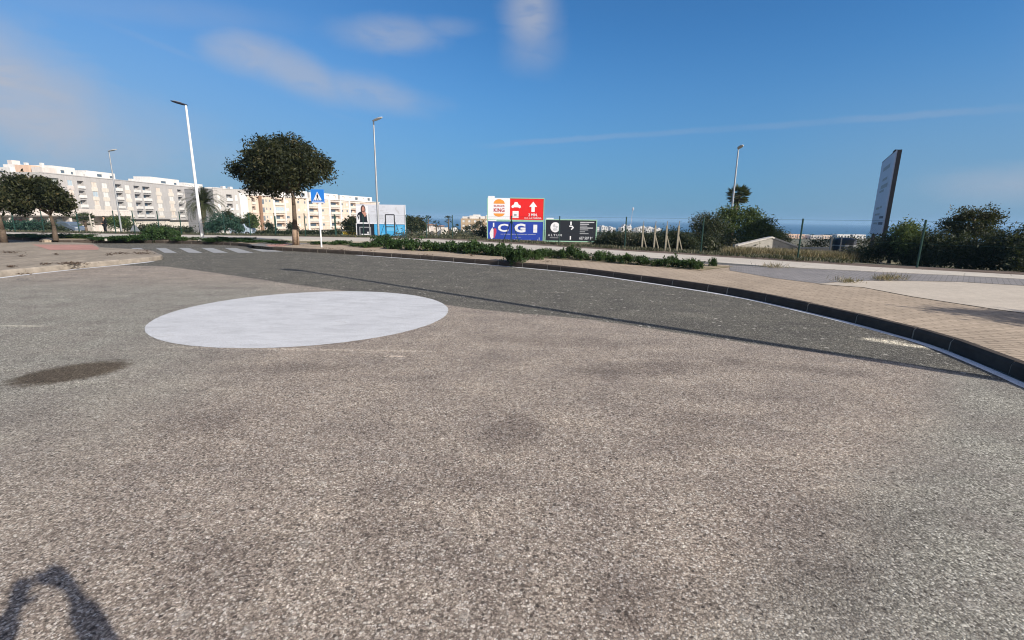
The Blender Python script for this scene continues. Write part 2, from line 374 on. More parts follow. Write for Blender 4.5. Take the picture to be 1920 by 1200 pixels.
def paving_mat(name, c, c2, bw, bh, rot, mort, dirt=0.3, ms=0.008, warp=1.0):
    m = bpy.data.materials.new(name); m.use_nodes = True; T = NT(m.node_tree); p = T.n['Principled BSDF']
    P = T.new('ShaderNodeNewGeometry').outputs['Position']
    mp = T.new('ShaderNodeMapping', inp={'Vector': P, 'Rotation': (0, 0, R(rot))})
    b = T.new('ShaderNodeTexBrick', inp={'Vector': mp.outputs[0], 'Color1': (*c, 1), 'Color2': (*c2, 1), 'Mortar': (*mort, 1), 'Scale': 1.0, 'Mortar Size': ms,
                                         'Mortar Smooth': 0.3, 'Brick Width': bw, 'Row Height': bh})
    n = T.noise(P, 0.8, 6, 0.65, 0.5); nf = T.noise(P, 9, 5, 0.65); ng = T.noise(P, 90, 2, 0.6)
    k = T.mix(1.0, b.outputs['Color'], T.ramp(n, [(0.25, (1 - dirt,) * 3), (0.6, (1, 1, 1)), (0.8, (1.08, 1.07, 1.05))]), 'MULTIPLY')
    k = T.mix(1.0, k, T.ramp(nf, [(0.25, (1 - dirt * 0.8,) * 3), (0.65, (1.06, 1.06, 1.06))]), 'MULTIPLY')
    k = T.mix(1.0, k, T.ramp(ng, [(0.3, (0.88,) * 3), (0.7, (1.1,) * 3)]), 'MULTIPLY')
    T.set(p, 'Base Color', k); p.inputs['Roughness'].default_value = 0.9; p.inputs['Specular IOR Level'].default_value = 0.2
    bn = T.new('ShaderNodeBump', inp={'Strength': 0.4, 'Distance': 0.006, 'Height': T.math('ADD', b.outputs['Fac'], T.math('MULTIPLY', nf, -0.6))}); bn.invert = True
    T.l.new(bn.outputs[0], p.inputs['Normal'])
    return m
def soil_mat(name, stops, s1=0.5, s2=6.0, bump=0.5, rough=0.95):
    m = bpy.data.materials.new(name); m.use_nodes = True; T = NT(m.node_tree); p = T.n['Principled BSDF']
    P = T.new('ShaderNodeNewGeometry').outputs['Position']
    a = T.noise(P, s1, 6, 0.65, 0.4); b = T.noise(P, s2, 6, 0.7)
    v = T.math('ADD', T.math('MULTIPLY', a, 0.55), T.math('MULTIPLY', b, 0.45))
    T.set(p, 'Base Color', T.ramp(v, stops)); p.inputs['Roughness'].default_value = rough; p.inputs['Specular IOR Level'].default_value = 0.15
    bn = T.new('ShaderNodeBump', inp={'Strength': bump, 'Distance': 0.03, 'Height': b}); T.l.new(bn.outputs[0], p.inputs['Normal'])
    return m
def paint_mat(name, c, wear, worn, ws=3.0, chip=0.0):
    m = bpy.data.materials.new(name); m.use_nodes = True; T = NT(m.node_tree); p = T.n['Principled BSDF']
    P = T.new('ShaderNodeNewGeometry').outputs['Position']
    mp = T.new('ShaderNodeMapping', inp={'Vector': P, 'Scale': (1, 2.2, 1)})
    a = T.noise(mp.outputs[0], ws, 6, 0.65, 0.6); b = T.noise(P, 60, 3, 0.7); d = T.noise(mp.outputs[0], 0.9, 4, 0.6, 1.0)
    v = T.new('ShaderNodeTexVoronoi', inp={'Vector': P, 'Scale': 88.0})
    c1 = T.ramp(a, [(0.32, tuple(x * 0.80 for x in c)), (0.60, c)])
    c1 = T.mix(1.0, c1, T.ramp(d, [(0.3, (0.90,) * 3), (0.6, (1.0,) * 3)]), 'MULTIPLY')
    c1 = T.mix(1.0, c1, T.ramp(b, [(0.25, (0.86,) * 3), (0.6, (1.03,) * 3)]), 'MULTIPLY')
    w = T.math('MULTIPLY', T.ss(a, 0.56, 0.70), T.ss(b, 0.42, 0.62)); w = T.math('MULTIPLY', w, wear)
    pits = T.math('MULTIPLY', T.ss(v.outputs['Distance'], 0.55, 0.75), chip)
    T.set(p, 'Base Color', T.mix(T.math('MAXIMUM', w, pits), c1, (*worn, 1)))
    p.inputs['Roughness'].default_value = 0.75; p.inputs['Specular IOR Level'].default_value = 0.3
    bn = T.new('ShaderNodeBump', inp={'Strength': 0.25, 'Distance': 0.005, 'Height': T.math('SUBTRACT', b, v.outputs['Distance'])}); T.l.new(bn.outputs[0], p.inputs['Normal'])
    return m

M = {}
M['asphalt'] = asphalt_mat()
M['disc'] = paint_mat('disc_paint', (0.64, 0.645, 0.655), 0.85, (0.36, 0.34, 0.31), 2.2, 0.6)
M['line'] = paint_mat('line_paint', (0.76, 0.78, 0.81), 0.7, (0.30, 0.28, 0.25), 4.0, 0.5)
M['cross'] = paint_mat('crossing_paint', (0.38, 0.38, 0.38), 1.0, (0.25, 0.24, 0.22), 1.6, 0.3)
M['pave'] = paving_mat('pavement_tile', (0.50, 0.40, 0.30), (0.465, 0.37, 0.275), 0.40, 0.10, 4, (0.27, 0.215, 0.155), 0.28, 0.014)
M['pave_left'] = paving_mat('pavement_old_tile', (0.40, 0.335, 0.26), (0.36, 0.305, 0.235), 0.40, 0.20, 20, (0.20, 0.17, 0.14), 0.34, 0.012)
M['pale'] = paving_mat('pale_footpath', (0.56, 0.51, 0.44), (0.53, 0.48, 0.41), 2.0, 2.0, 44, (0.42, 0.38, 0.32), 0.18, 0.02)
M['cream'] = paving_mat('cream_concrete', (0.53, 0.465, 0.38), (0.51, 0.445, 0.365), 3.0, 3.0, 10, (0.5, 0.44, 0.36), 0.16, 0.015)
M['greypave'] = paving_mat('grey_block_paving', (0.30, 0.28, 0.27), (0.255, 0.24, 0.235), 0.22, 0.11, 44, (0.13, 0.125, 0.12), 0.2, 0.01)
M['pink'] = paving_mat('pink_tactile_tile', (0.50, 0.27, 0.22), (0.46, 0.25, 0.205), 0.2, 0.2, 20, (0.3, 0.2, 0.17), 0.2, 0.01)
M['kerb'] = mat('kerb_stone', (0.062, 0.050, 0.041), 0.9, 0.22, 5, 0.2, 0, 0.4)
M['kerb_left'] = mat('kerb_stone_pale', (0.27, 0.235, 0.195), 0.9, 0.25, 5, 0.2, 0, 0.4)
M['mortar'] = mat('mortar', (0.27, 0.235, 0.19), 0.95, 0.15, 9)
M['soil'] = soil_mat('terrain', [(0.30, (0.035, 0.042, 0.022)), (0.42, (0.10, 0.095, 0.055)), (0.55, (0.19, 0.165, 0.11)), (0.75, (0.30, 0.25, 0.18))], 0.12, 1.4)
M['verge'] = soil_mat('verge_soil', [(0.30, (0.06, 0.075, 0.03)), (0.5, (0.27, 0.22, 0.14)), (0.72, (0.46, 0.38, 0.27))], 0.9, 5)
M['brown'] = soil_mat('brown_strip', [(0.3, (0.10, 0.075, 0.06)), (0.7, (0.20, 0.155, 0.125))], 1, 8)
M['service'] = soil_mat('service_road', [(0.3, (0.30, 0.28, 0.24)), (0.7, (0.42, 0.39, 0.34))], 0.6, 6, 0.2)

# ------------------------------------------------------------------ ground, terrain, sea
FA = Vector((13.8, 16.1, 0)); FD = Vector((-0.7231, 0.6908, 0)); FN = Vector((0.6908, 0.7231, 0))   # fence line on the right; FN points beyond it
FY = 33.2                                                                                      # fence line on the left
def beyond(x, y): return max(y - FY, FN.x * (x - FA.x) + FN.y * (y - FA.y))
def ground_z(x, y):
    t = beyond(x, y)
    if t <= 0: return 0.15
    return 0.15 - 15.0 * (1 - math.exp(-t / 300.0)) - 5.0 * min(1, max(0, (t - 520) / 160)) 
def terrain():
    def axis(lo, hi, near_lo, near_hi, fine, grow):
        a = list(np.arange(near_lo, near_hi, fine)); s = fine; v = near_hi
        while v < hi: a.append(v); s *= grow; v += s
        a.append(hi); s = fine; v = near_lo - fine
        while v > lo: a.insert(0, v); s *= grow; v -= s
        a.insert(0, lo); return a
    xs = axis(-900, 900, -40, 40, 1.0, 1.10); ys = axis(-60, 760, -6, 60, 1.0, 1.10)
    v = []; f = []; rnd = random.Random(2)
    for y in ys:
        for x in xs:
            t = beyond(x, y); z = -0.03 if t <= 0.0 else ground_z(x, y) - 0.02
            if t > 4: z += rnd.uniform(-0.10, 0.10)
            v.append((x, y, z))
    nx = len(xs)
    for j in range(len(ys) - 1):
        for i in range(nx - 1): f.append((j * nx + i, j * nx + i + 1, (j + 1) * nx + i + 1, (j + 1) * nx + i))
    me = bpy.data.meshes.new('terrain'); me.from_pydata(v, [], f)
    return tag(link('terrain', me, M['soil']), kind='structure')
terrain()
msea = bpy.data.materials.new('sea_water'); msea.use_nodes = True
T = NT(msea.node_tree); p = T.n['Principled BSDF']; p.inputs['Base Color'].default_value = (0.022, 0.085, 0.16, 1)
p.inputs['Roughness'].default_value = 0.35; P = T.new('ShaderNodeNewGeometry').outputs['Position']
bn = T.new('ShaderNodeBump', inp={'Strength': 0.8, 'Distance': 1.0, 'Height': T.noise(P, 0.15, 6, 0.7)}); T.l.new(bn.outputs[0], p.inputs['Normal'])
sheet('sea', [(-9000, 300), (9000, 300), (9000, 9000), (-9000, 9000)], -17.5, msea)

# ------------------------------------------------------------------ kerb lines (road-level base of each kerb)
K_MAIN = [(-3.5, -9.0), (-0.6, -5.2), (1.9, -1.7), (3.5, 0.5), (4.5, 2.2), (5.1, 3.7), (5.42, 4.75), (5.6, 5.41), (5.73, 6.14), (5.70, 6.83), (5.60, 7.60), (5.41, 8.5), (5.01, 9.88), (4.37, 11.04), (3.37, 12.48),
          (2.05, 14.17), (0.33, 15.56), (-1.16, 16.55), (-3.29, 17.92), (-5.73, 19.26), (-6.93, 19.89), (-8.42, 20.52), (-10.2, 21.3), (-11.0, 21.6)]
K_FAR = [(-12.7, 22.9), (-13.6, 23.9), (-14.9, 24.6), (-16.8, 25.2), (-20.8, 25.5), (-23.0, 24.5), (-23.9, 23.9), (-24.6, 24.5), (-26.4, 26.3), (-30, 27.0), (-46, 29.0)]
K_LEFT = [(-46, 27.6), (-30, 23.8), *[tuple(gp(a_, b_, .15)[:2]) for a_, b_ in ((0, 455), (90, 454.2), (130, 454.4), (165, 455.6), (180, 457.8), (190, 463.2), (235, 466), (272, 467.8), (290, 470.8), (298, 476))], (-12.36, 16.6), (-12.22, 15.7), (-12.32, 14.48), (-12.55, 13.06), (-12.6, 11.4),
          (-12.4, 9.0), (-11.8, 6.0), (-10.8, 3.0), (-9.0, -1.0), (-6.8, -5.0)]
cm, cf, cl = catmull(K_MAIN), catmull(K_FAR), catmull(K_LEFT)
def kerb(name, curve, side, m, h=0.154, seed=1):
    """stones along a curve; side=+1 puts them to the right of the direction of travel"""
    rnd = random.Random(seed); L = [0.0]
    for i in range(1, len(curve)): L.append(L[-1] + (curve[i] - curve[i - 1]).length)
    def pt(s):
        s = min(max(s, 0), L[-1] - 1e-4); i = max(j for j in range(len(L) - 1) if L[j] <= s) if s > 0 else 0
        a, b = curve[i], curve[i + 1]; k = (s - L[i]) / max(1e-6, L[i + 1] - L[i]); t = (b - a).normalized()
        return a.lerp(b, k), Vector((t.y, -t.x, 0)) * side
    mb = MB(); mo = MB(); s = 0.0
    while s < L[-1] - 0.05:
        ln = rnd.choice((0.5, 0.62, 0.98, 1.0, 1.0)); e = min(L[-1], s + ln)
        hh = h + rnd.uniform(-0.004, 0.004); j = rnd.uniform(-0.006, 0.006)
        prof = [(0 + j, -0.04), (0.006 + j, 0.115), (0.035 + j, hh), (0.13, hh), (0.13, -0.04)]
        for (q, a0, a1, pr_) in ((mb, s + 0.009, e - 0.009, prof), (mo, e - 0.012, e + 0.012, [(0.004, -0.04), (0.010, 0.11), (0.04, h - 0.004), (0.127, h - 0.006), (0.127, -0.04)])):
            A, na = pt(a0); B, nb = pt(a1); vs = [(A + na * w) + Vector((0, 0, z)) for w, z in pr_] + [(B + nb * w) + Vector((0, 0, z)) for w, z in pr_]
            n = len(pr_); q.add(vs, [(i, (i + 1) % n, (i + 1) % n + n, i + n) for i in range(n)] + [tuple(range(n)), tuple(range(2 * n - 1, n - 1, -1))])
        s = e
    o = tag(mb.build(name, m), kind='structure'); mo.build('mortar_joint', M['mortar'], o)
    return o
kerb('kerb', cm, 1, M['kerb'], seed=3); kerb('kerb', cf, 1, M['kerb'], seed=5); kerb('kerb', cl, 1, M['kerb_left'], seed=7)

# road
road = [(-46, 29.5)] + [(p_.x, p_.y) for p_ in reversed(offset(cf, -0.06))] 
road = [(p_.x, p_.y) for p_ in offset(cm, -0.06)] + [(-11.6, 22.3)] + [(p_.x, p_.y) for p_ in offset(cf, -0.06)] + [(p_.x, p_.y) for p_ in offset(cl, -0.06)] + [(-6.8, -20), (-3.5, -20)]
sheet('road', road, 0.0, M['asphalt'])
# pavements
pm = [(p_.x, p_.y) for p_ in offset(cm, -0.125)]
near_pale = [(7.3, 15.9), (8.5, 15.35), (11.1, 14.3), (12.8, 13.6), (15.0, 12.4), (25, 3.0), (45, -16)]
pv = pm + [(-11.7, 22.4)] + [(p_.x, p_.y) for p_ in offset(cf, -0.125)] + [(-46, 31.0), (-30, 28.0), (-27, 27.3), (-20, 27.6), (-13, 27.3), (-8.5, 26.3), (-4, 24.2), (-1.5, 22.6), (1.2, 20.3), (3.6, 18.4), (5.5, 16.9)] + near_pale + [(45, -30), (0, -30), (-3.4, -9)]
slab('pavement', pv, -0.04, 0.15, M['pave'])
sheet('pavement_ramp', [(-11.0, 21.45), (-12.75, 22.75), (-13.2, 25.2), (-10.6, 24.6)], 0.153, M['greypave'])
pl = [(p_.x, p_.y) for p_ in offset(cl, -0.125)] + [(-6.8, -20), (-46, -20)]
slab('pavement', pl, -0.04, 0.15, M['pave_left'])
sheet('tactile_paving', [gp(60, 458.6, .15)[:2], gp(176, 458.8, .15)[:2], gp(186, 465.4, .15)[:2], gp(184, 468.3, .15)[:2], gp(94, 469, .15)[:2]], 0.155, M['pink'])
sheet('tactile_paving', [(-11.25, 21.75), gp(497, 459, .15)[:2], gp(549, 457, .15)[:2], gp(530, 462, .15)[:2]], 0.158, M['pink'])
# service road between the planted strip and the footpath
sheet('service_road', [(-46, 26), (-20, 27), (7.6, 15.6), (8.4, 16.2), (-2, 25), (-8, 29), (-46, 31)], -0.01, M['service'])
far_edge = [(60, -28), (25.6, 5.0), (15.34, 14.03), (12.2, 16.0), (10.01, 18.2), (7.72, 20.3), (5.84, 21.9), (3.73, 23.9), (1.09, 26.2), (-2.15, 29.4), (-5.5, 31.6), (-9.5, 32.2), (-24, 32.3), (-48, 32.3)]
near_edge = [(-48, 28.6), (-29.6, 28.2), (-21.5, 28.7), (-11.6, 28.5), (-8.3, 27.8), (-4.5, 25.9), (-1.68, 23.9), (0.94, 22.0), (3.16, 20.2), (5.24, 18.7), (6.9, 17.3), (8.5, 15.75), (11.1, 14.45), (12.8, 13.75), (15.1, 12.5), (25.1, 3.1), (45.1, -15.9), (52, -34)]
slab('footpath', far_edge + near_edge, -0.04, 0.156, M['pale'])
bs = [(p_[0] + 0.9, p_[1] + 1.1) for p_ in far_edge]; bs[-1] = (-48, 33.6)
slab('dirt_strip', far_edge + list(reversed(bs)), -0.05, 0.148, M['brown'])
# grey block paving and the cream area at the right
sheet('block_paving', [(6.55, 14.1), (7.3, 15.8), (8.5, 15.3), (11.1, 14.25), (12.8, 13.55), (15.0, 12.35), (22, 5.8), (20.6, 4.4), (13.2, 11.2), (11.6, 12.1), (9.9, 12.15), (8.6, 11.95), (7.45, 11.3), (6.9, 12.3)], 0.156, M['greypave'])
sheet('concrete_apron', [(7.35, 11.2), (8.1, 10.7), (8.15, 9.4), (8.5, 8.1), (9.3, 6.4), (11.5, 3.5), (16, -2), (30, -8), (30, -4), (20.5, 4.35), (13.15, 11.1), (11.5, 12.0), (9.9, 12.05), (8.6, 11.85)], 0.160, M['cream'])
# bare soil of the planting strip
strip = [(7.2, 15.3), (5.6, 13.95), (4.3, 15.2), (2.6, 16.6), (0.8, 17.8), (-0.6, 18.3), (-2.1, 19.5), (-4.9, 21.4), (-6.8, 22.6), (-9.3, 24.3), (-14, 25.9), (-21.5, 26.3), (-24.5, 25.2), (-26.5, 26.8), (-13, 27.1), (-8.5, 26.1), (-4, 24.0), (-1.5, 22.4), (1.2, 20.1), (3.6, 18.2), (5.5, 16.7)]
sheet('planting_bed', strip, 0.163, M['verge'])

# ------------------------------------------------------------------ road markings
def ribbon(name, curve, o0, o1, z, m, seed=1, wob=0.006):
    rnd = random.Random(seed); a = offset(curve, o0); b = offset(curve, o1); v = []; f = []
    for i in range(len(curve)):
        w0 = rnd.uniform(-wob, wob); w1 = rnd.uniform(-wob, wob); n = (b[i] - a[i]).normalized()
        v += [tuple(a[i] + n * w0 + Vector((0, 0, z))), tuple(b[i] + n * w1 + Vector((0, 0, z)))]
        if i: k = 2 * i; f.append((k - 2, k, k + 1, k - 1))
    me = bpy.data.meshes.new(name); me.from_pydata(v, [], f); me.update()
    bm = bmesh.new(); bm.from_mesh(me)
    if sum(fc.normal.z for fc in bm.faces) < 0: bmesh.ops.reverse_faces(bm, faces=bm.faces)
    bm.to_mesh(me); bm.free()
    return tag(link(name, me, m), kind='structure')
i1 = min(range(len(cm)), key=lambda i: (cm[i] - Vector((-6.6, 19.75, 0))).length); i0 = min(range(len(cm)), key=lambda i: (cm[i] - Vector((3.5, .5, 0))).length)
ribbon('road_marking', cm[i0:i1], 0.045, 0.165, 0.004, M['line'], 2)
j0 = min(range(len(cl)), key=lambda i: (cl[i] - Vector((-12.2, 15.6, 0))).length); j1 = min(range(len(cl)), key=lambda i: (cl[i] - Vector((-11, 3.5, 0))).length)
ribbon('road_marking', cl[j0:j1], 0.07, 0.22, 0.004, M['line'], 3)
rnd = random.Random(8)
C0 = (-3.36, 7.74); RR = 2.26
disc = [(C0[0] + (RR + rnd.uniform(-0.010, 0.008)) * math.cos(2 * math.pi * i / 520), C0[1] + (RR + rnd.uniform(-0.006, 0.006)) * math.sin(2 * math.pi * i / 520)) for i in range(520)]
sheet('road_marking', disc, 0.004, M['disc'])
for xb, wb, xt, wt in [(262, 22, 246, 18), (308, 24, 292, 19), (354, 26, 335, 20), (400, 28, 378, 21), (446, 30, 421, 22), (492, 28, 462, 22)]:
    q = [gp(xb, 474), gp(xb + wb, 474.3), gp(xt + wt, 465.2), gp(xt, 465.2)]
    if xb > 480: q = [gp(xb, 472), gp(xb + 40, 472), gp(500, 467), gp(470, 467)]
    sheet('road_marking', [v_[:2] for v_ in q], 0.005, M['cross'])
# ------------------------------------------------------------------ object materials
M['galv'] = mat('galvanised_steel', (0.42, 0.43, 0.44), 0.45, 0.12, 3, 0.5, 0.6)
M['white_pole'] = mat('white_painted_steel', (0.78, 0.78, 0.77), 0.45, 0.05, 2, 0.5)
M['lamp_dark'] = mat('dark_lamp_housing', (0.015, 0.022, 0.045), 0.6, 0.1, 3, 0.5)
M['lamp_light'] = mat('pale_lamp_housing', (0.62, 0.63, 0.64), 0.4, 0.05, 3, 0.5)
M['glass_lamp'] = mat('lamp_glass', (0.25, 0.26, 0.27), 0.15, 0.05, 3, 0.6)
M['bark'] = mat('bark', (0.10, 0.075, 0.055), 0.95, 0.35, 12, 0.2, 0, 0.6)
M['bark_pale'] = mat('pale_bark', (0.30, 0.215, 0.15), 0.95, 0.3, 10, 0.2, 0, 0.6)
M['palm_trunk'] = mat('palm_trunk', (0.13, 0.095, 0.07), 0.95, 0.35, 9, 0.2, 0, 0.6)
M['fence_green'] = mat('green_fence_paint', (0.010, 0.045, 0.034), 0.5, 0.12, 4, 0.4)
M['black'] = mat('black_cloth', (0.012, 0.012, 0.015), 0.9, 0.2, 12, 0.2)
M['skin'] = mat('skin', (0.45, 0.27, 0.19), 0.6, 0.08, 20, 0.3)
M['hair'] = mat('hair', (0.02, 0.014, 0.01), 0.7, 0.2, 30, 0.3)
M['navy'] = mat('navy_cloth', (0.02, 0.03, 0.06), 0.9, 0.2, 12, 0.2)
M['phone'] = mat('phone_body', (0.01, 0.01, 0.012), 0.25, 0.05, 5, 0.5)
M['concrete'] = mat('concrete', (0.42, 0.39, 0.34), 0.9, 0.12, 3, 0.2, 0, 0.2)
M['wood_pale'] = mat('weathered_wood', (0.30, 0.265, 0.20), 0.9, 0.2, 10, 0.2, 0, 0.3)
M['olive_leaf'] = leaf_mat('dark_olive_leaves', [(0.0, (0.008, 0.012, 0.005)), (0.45, (0.022, 0.028, 0.010)), (0.8, (0.048, 0.050, 0.018)), (1.0, (0.13, 0.10, 0.045))], 0.15)
M['weed_leaf'] = leaf_mat('weed_leaves', [(0.0, (0.012, 0.030, 0.010)), (0.5, (0.030, 0.066, 0.018)), (0.85, (0.060, 0.110, 0.030)), (1.0, (0.15, 0.19, 0.08))], 0.25)
M['dark_leaf'] = leaf_mat('dark_bush_leaves', [(0.0, (0.010, 0.016, 0.008)), (0.5, (0.026, 0.036, 0.016)), (0.85, (0.052, 0.058, 0.026)), (1.0, (0.11, 0.095, 0.05))], 0.15)
M['mid_leaf'] = leaf_mat('mid_green_leaves', [(0.0, (0.022, 0.04, 0.013)), (0.5, (0.065, 0.10, 0.028)), (0.85, (0.12, 0.155, 0.045)), (1.0, (0.20, 0.21, 0.08))], 0.25)
M['palm_leaf'] = leaf_mat('palm_fronds', [(0.0, (0.022, 0.03, 0.014)), (0.5, (0.055, 0.07, 0.028)), (0.85, (0.10, 0.105, 0.045)), (1.0, (0.20, 0.17, 0.09))], 0.2)
M['blue_leaf'] = leaf_mat('bluish_conifer_leaves', [(0.0, (0.012, 0.035, 0.025)), (0.6, (0.03, 0.075, 0.05)), (1.0, (0.06, 0.11, 0.07))], 0.15)
M['dry_leaf'] = leaf_mat('dry_grass_blades', [(0.0, (0.10, 0.08, 0.045)), (0.5, (0.24, 0.19, 0.11)), (0.85, (0.38, 0.31, 0.19)), (1.0, (0.16, 0.17, 0.07))], 0.2)
M['scrub_leaf'] = leaf_mat('grey_scrub_leaves', [(0.0, (0.04, 0.045, 0.028)), (0.5, (0.085, 0.088, 0.055)), (0.85, (0.15, 0.14, 0.09)), (1.0, (0.24, 0.20, 0.13))], 0.15)

# ------------------------------------------------------------------ foliage
def quads(name, c, axis_u, axis_v, rnd_vals):
    """many small leaf faces: centre c, half axes u and v (numpy n x 3)"""
    n = len(c); v = np.empty((n, 4, 3), np.float32)
    v[:, 0] = c - axis_u; v[:, 1] = c + axis_v * 0.9; v[:, 2] = c + axis_u; v[:, 3] = c - axis_v * 0.9
    me = bpy.data.meshes.new(name); me.vertices.add(4 * n); me.vertices.foreach_set('co', v.reshape(-1))
    me.loops.add(4 * n); me.loops.foreach_set('vertex_index', np.arange(4 * n, dtype=np.int32))
    me.polygons.add(n); me.polygons.foreach_set('loop_start', np.arange(0, 4 * n, 4, dtype=np.int32)); 
    me.update(calc_edges=True); me.validate()
    a = me.attributes.new('rnd', 'FLOAT', 'FACE'); a.data.foreach_set('value', rnd_vals.astype(np.float32))
    return me
def leaf_cloud(name, lobes, n, size, seed=0, shell=0.55, aspect=0.45, clump=0.22, up=0.0, nclump=None):
    """lobes: (x,y,z,rx,ry,rz). leaves gather into twig clumps so the outline is uneven and has gaps"""
    g_ = np.random.default_rng(seed); L = np.array(lobes, float); vol = (L[:, 3] * L[:, 4] * L[:, 5]) ** 0.67; pr_ = vol / vol.sum()
    nc = nclump or max(8, n // 22)
    i = g_.choice(len(L), nc, p=pr_); d = g_.normal(size=(nc, 3)); d /= np.linalg.norm(d, axis=1)[:, None]
    rr = shell + (1 - shell) * g_.random(nc) ** 0.6; inner = g_.random(nc) < 0.30; rr[inner] = g_.random(inner.sum()) ** 0.5 * shell
    rr *= g_.uniform(0.86, 1.12, nc)
    cc = L[i, :3] + d * rr[:, None] * L[i, 3:6]
    tone = g_.random(nc)
    k = g_.integers(0, nc, n); c = cc[k] + g_.normal(size=(n, 3)) * clump * np.array([1, 1, 0.75])
    u = g_.normal(size=(n, 3)); u[:, 2] += up; u /= np.linalg.norm(u, axis=1)[:, None]
    w = g_.normal(size=(n, 3)); w -= u * (w * u).sum(1)[:, None]; w /= np.linalg.norm(w, axis=1)[:, None]
    s = size * g_.uniform(0.6, 1.35, n)[:, None]
    return quads(name, c, u * s, w * s * aspect, np.clip(0.68 * tone[k] + 0.32 * g_.random(n), 0, 1))
def branches(mb, base, top_lobes, r, rnd, fork=0.55):
    """trunk forks into limbs that run into the crown"""
    base = Vector(base)
    for lb in top_lobes:
        e = Vector(lb); m1 = base.lerp(e, 0.5) + Vector((rnd.uniform(-.12, .12), rnd.uniform(-.12, .12), rnd.uniform(-.05, .1))) * (e - base).length
        mb.path([base, m1, e], [r * fork, r * fork * 0.6, r * 0.15], 6)

def px_lobes(Y, L, depth=1.0, x0=None):
    """crown lobes measured on the photograph: (px, py, radius px[, depth offset]) at distance Y, as real ellipsoids"""
    out = []
    for q in L:
        c = at(q[0], q[1], Y); rx = (at(q[0] + q[2], q[1], Y) - c).length; rz = abs(at(q[0], q[1] + q[2], Y).z - c.z)
        if len(q) > 4: rz = abs(at(q[0], q[1] + q[4], Y).z - c.z)
        out.append((c.x, Y + (q[3] if len(q) > 3 else 0), c.z, rx, rx * depth, rz))
    return out
def make_tree(name, label, cat, base, trunk_pts, lobes, n, leaf, lm, bm_, r, group=None, seed=1, clump=0.22, shell=0.55, limbs=8, nclump=None, aspect=0.45):
    """base: world point; trunk_pts: world points going up; lobes in world coordinates"""
    root = empty(name, base); tag(root, label, cat, group)
    b = Vector(base); rnd = random.Random(seed); mb = MB(); P = [Vector(q) - b for q in trunk_pts]
    mb.path(P, [r * (1.25 - 0.55 * i / (len(P) - 1)) if i else r * 1.45 for i in range(len(P))], 10)
    sh_ = 0.765 if name == 'street_tree' else 0.95; sz_ = 0.98 if name == 'street_tree' else 0.95
    LL = [(q[0] - b.x, q[1] - b.y, q[2] - b.z, q[3] * sh_, q[4] * sh_, q[5] * sz_) for q in lobes]
    ch = [LL[i % len(LL)] for i in rnd.sample(range(len(LL) * 3), min(limbs, len(LL) * 3))]
    branches(mb, P[-1], [(q[0] + rnd.uniform(-.5, .5) * q[3], q[1] + rnd.uniform(-.5, .5) * q[4], q[2] + rnd.uniform(-.1, .5) * q[5]) for q in ch], r, rnd)
    mb.build('trunk', bm_, root, smooth=True)
    link('crown', leaf_cloud('crown', LL, n, leaf, seed, shell, aspect, clump, nclump=nclump), lm, root)
    return root

# main street tree
TY = 23.6; tb = gp(555, 459, 0.15)
lob = px_lobes(TY, [(540, 288, 38, 0), (500, 300, 42, -.6), (505, 285, 30, .9), (572, 305, 40, .3), (592, 322, 30, -.5), (598, 318, 24, .9), (468, 322, 32, .2), (448, 318, 18, -.2), (522, 325, 36, -1.1),
                    (520, 322, 36, 1.2), (480, 342, 22, .3), (495, 338, 22, -.8), (556, 330, 32, -.9), (560, 332, 28, .8), (520, 268, 22, 0), (492, 275, 20, .2), (548, 272, 20, .4), (462, 298, 16, 0.3), (604, 306, 18, 0), (540, 300, 40, 1.3), (535, 305, 40, -1.4), (478, 350, 20, 0), (512, 348, 26, -.3), (500, 344, 26, .6), (545, 345, 22, 0.2)], 1.05)
make_tree('street_tree', 'round-headed dark tree on the pavement, left of the blue crossing sign', 'tree', tb, [tb, at(553, 420, TY - .15), at(551, 385, TY - .1), at(549, 362, TY)], lob, 36000, 0.074, M['olive_leaf'], M['bark'], 0.105, 'street trees by the kerb', 5, 0.15, 0.35, 14, 1500)
# painted lower trunk is paler on the photo: sleeve of pale bark
mb = MB(); a_ = at(555, 459, tb.y) - tb; b_ = at(553.7, 430, tb.y - .1) - tb; mb.path([Vector((0, 0, 0)), Vector((b_.x, b_.y, b_.z))], [0.168, 0.150], 12)
mb.build('whitewashed_trunk', M['bark_pale'], [o for o in col.objects if o.name == 'street_tree'][0], smooth=True)
# left pair
T2Y = 24.1; b2 = gp(105, 451.5, 0.15)
lob = px_lobes(T2Y, [(30, 360, 28, 0), (60, 350, 24, -.4), (62, 352, 24, .8), (90, 362, 30, 0), (112, 375, 22, .3), (70, 375, 26, -.7), (100, 378, 24, .6), (35, 378, 22, 0.3), (118, 365, 16, -.3), (84, 350, 18, 0), (50, 342, 14, 0)], 1.1)
make_tree('street_tree', 'wide low dark street tree with a leaning trunk, left of the blue-grey car', 'tree', b2, [b2, at(101, 425, T2Y), at(94, 403, T2Y)], [(q[0] - .25, q[1], q[2] - .02, q[3], q[4], q[5]) for q in lob], 22000, 0.078, M['olive_leaf'], M['bark'], 0.085, 'street trees by the kerb', 6, 0.15, 0.35, 9, 800)
b3 = gp(8, 455, 0.15); T3Y = b3.y
lob = px_lobes(T3Y, [(-46, 372, 32, 0), (-24, 375, 26, .4), (-10, 378, 16, -.3), (-76, 370, 34, 0), (-36, 355, 26, -.4), (-66, 352, 26, .4)], 1.1)
make_tree('street_tree', 'dark street tree mostly cut off by the left edge of the picture', 'tree', b3, [b3, at(4, 430, T3Y), at(-4, 400, T3Y)], lob, 13000, 0.078, M['olive_leaf'], M['bark'], 0.10, 'street trees by the kerb', 7, 0.15, 0.35, 7, 500)
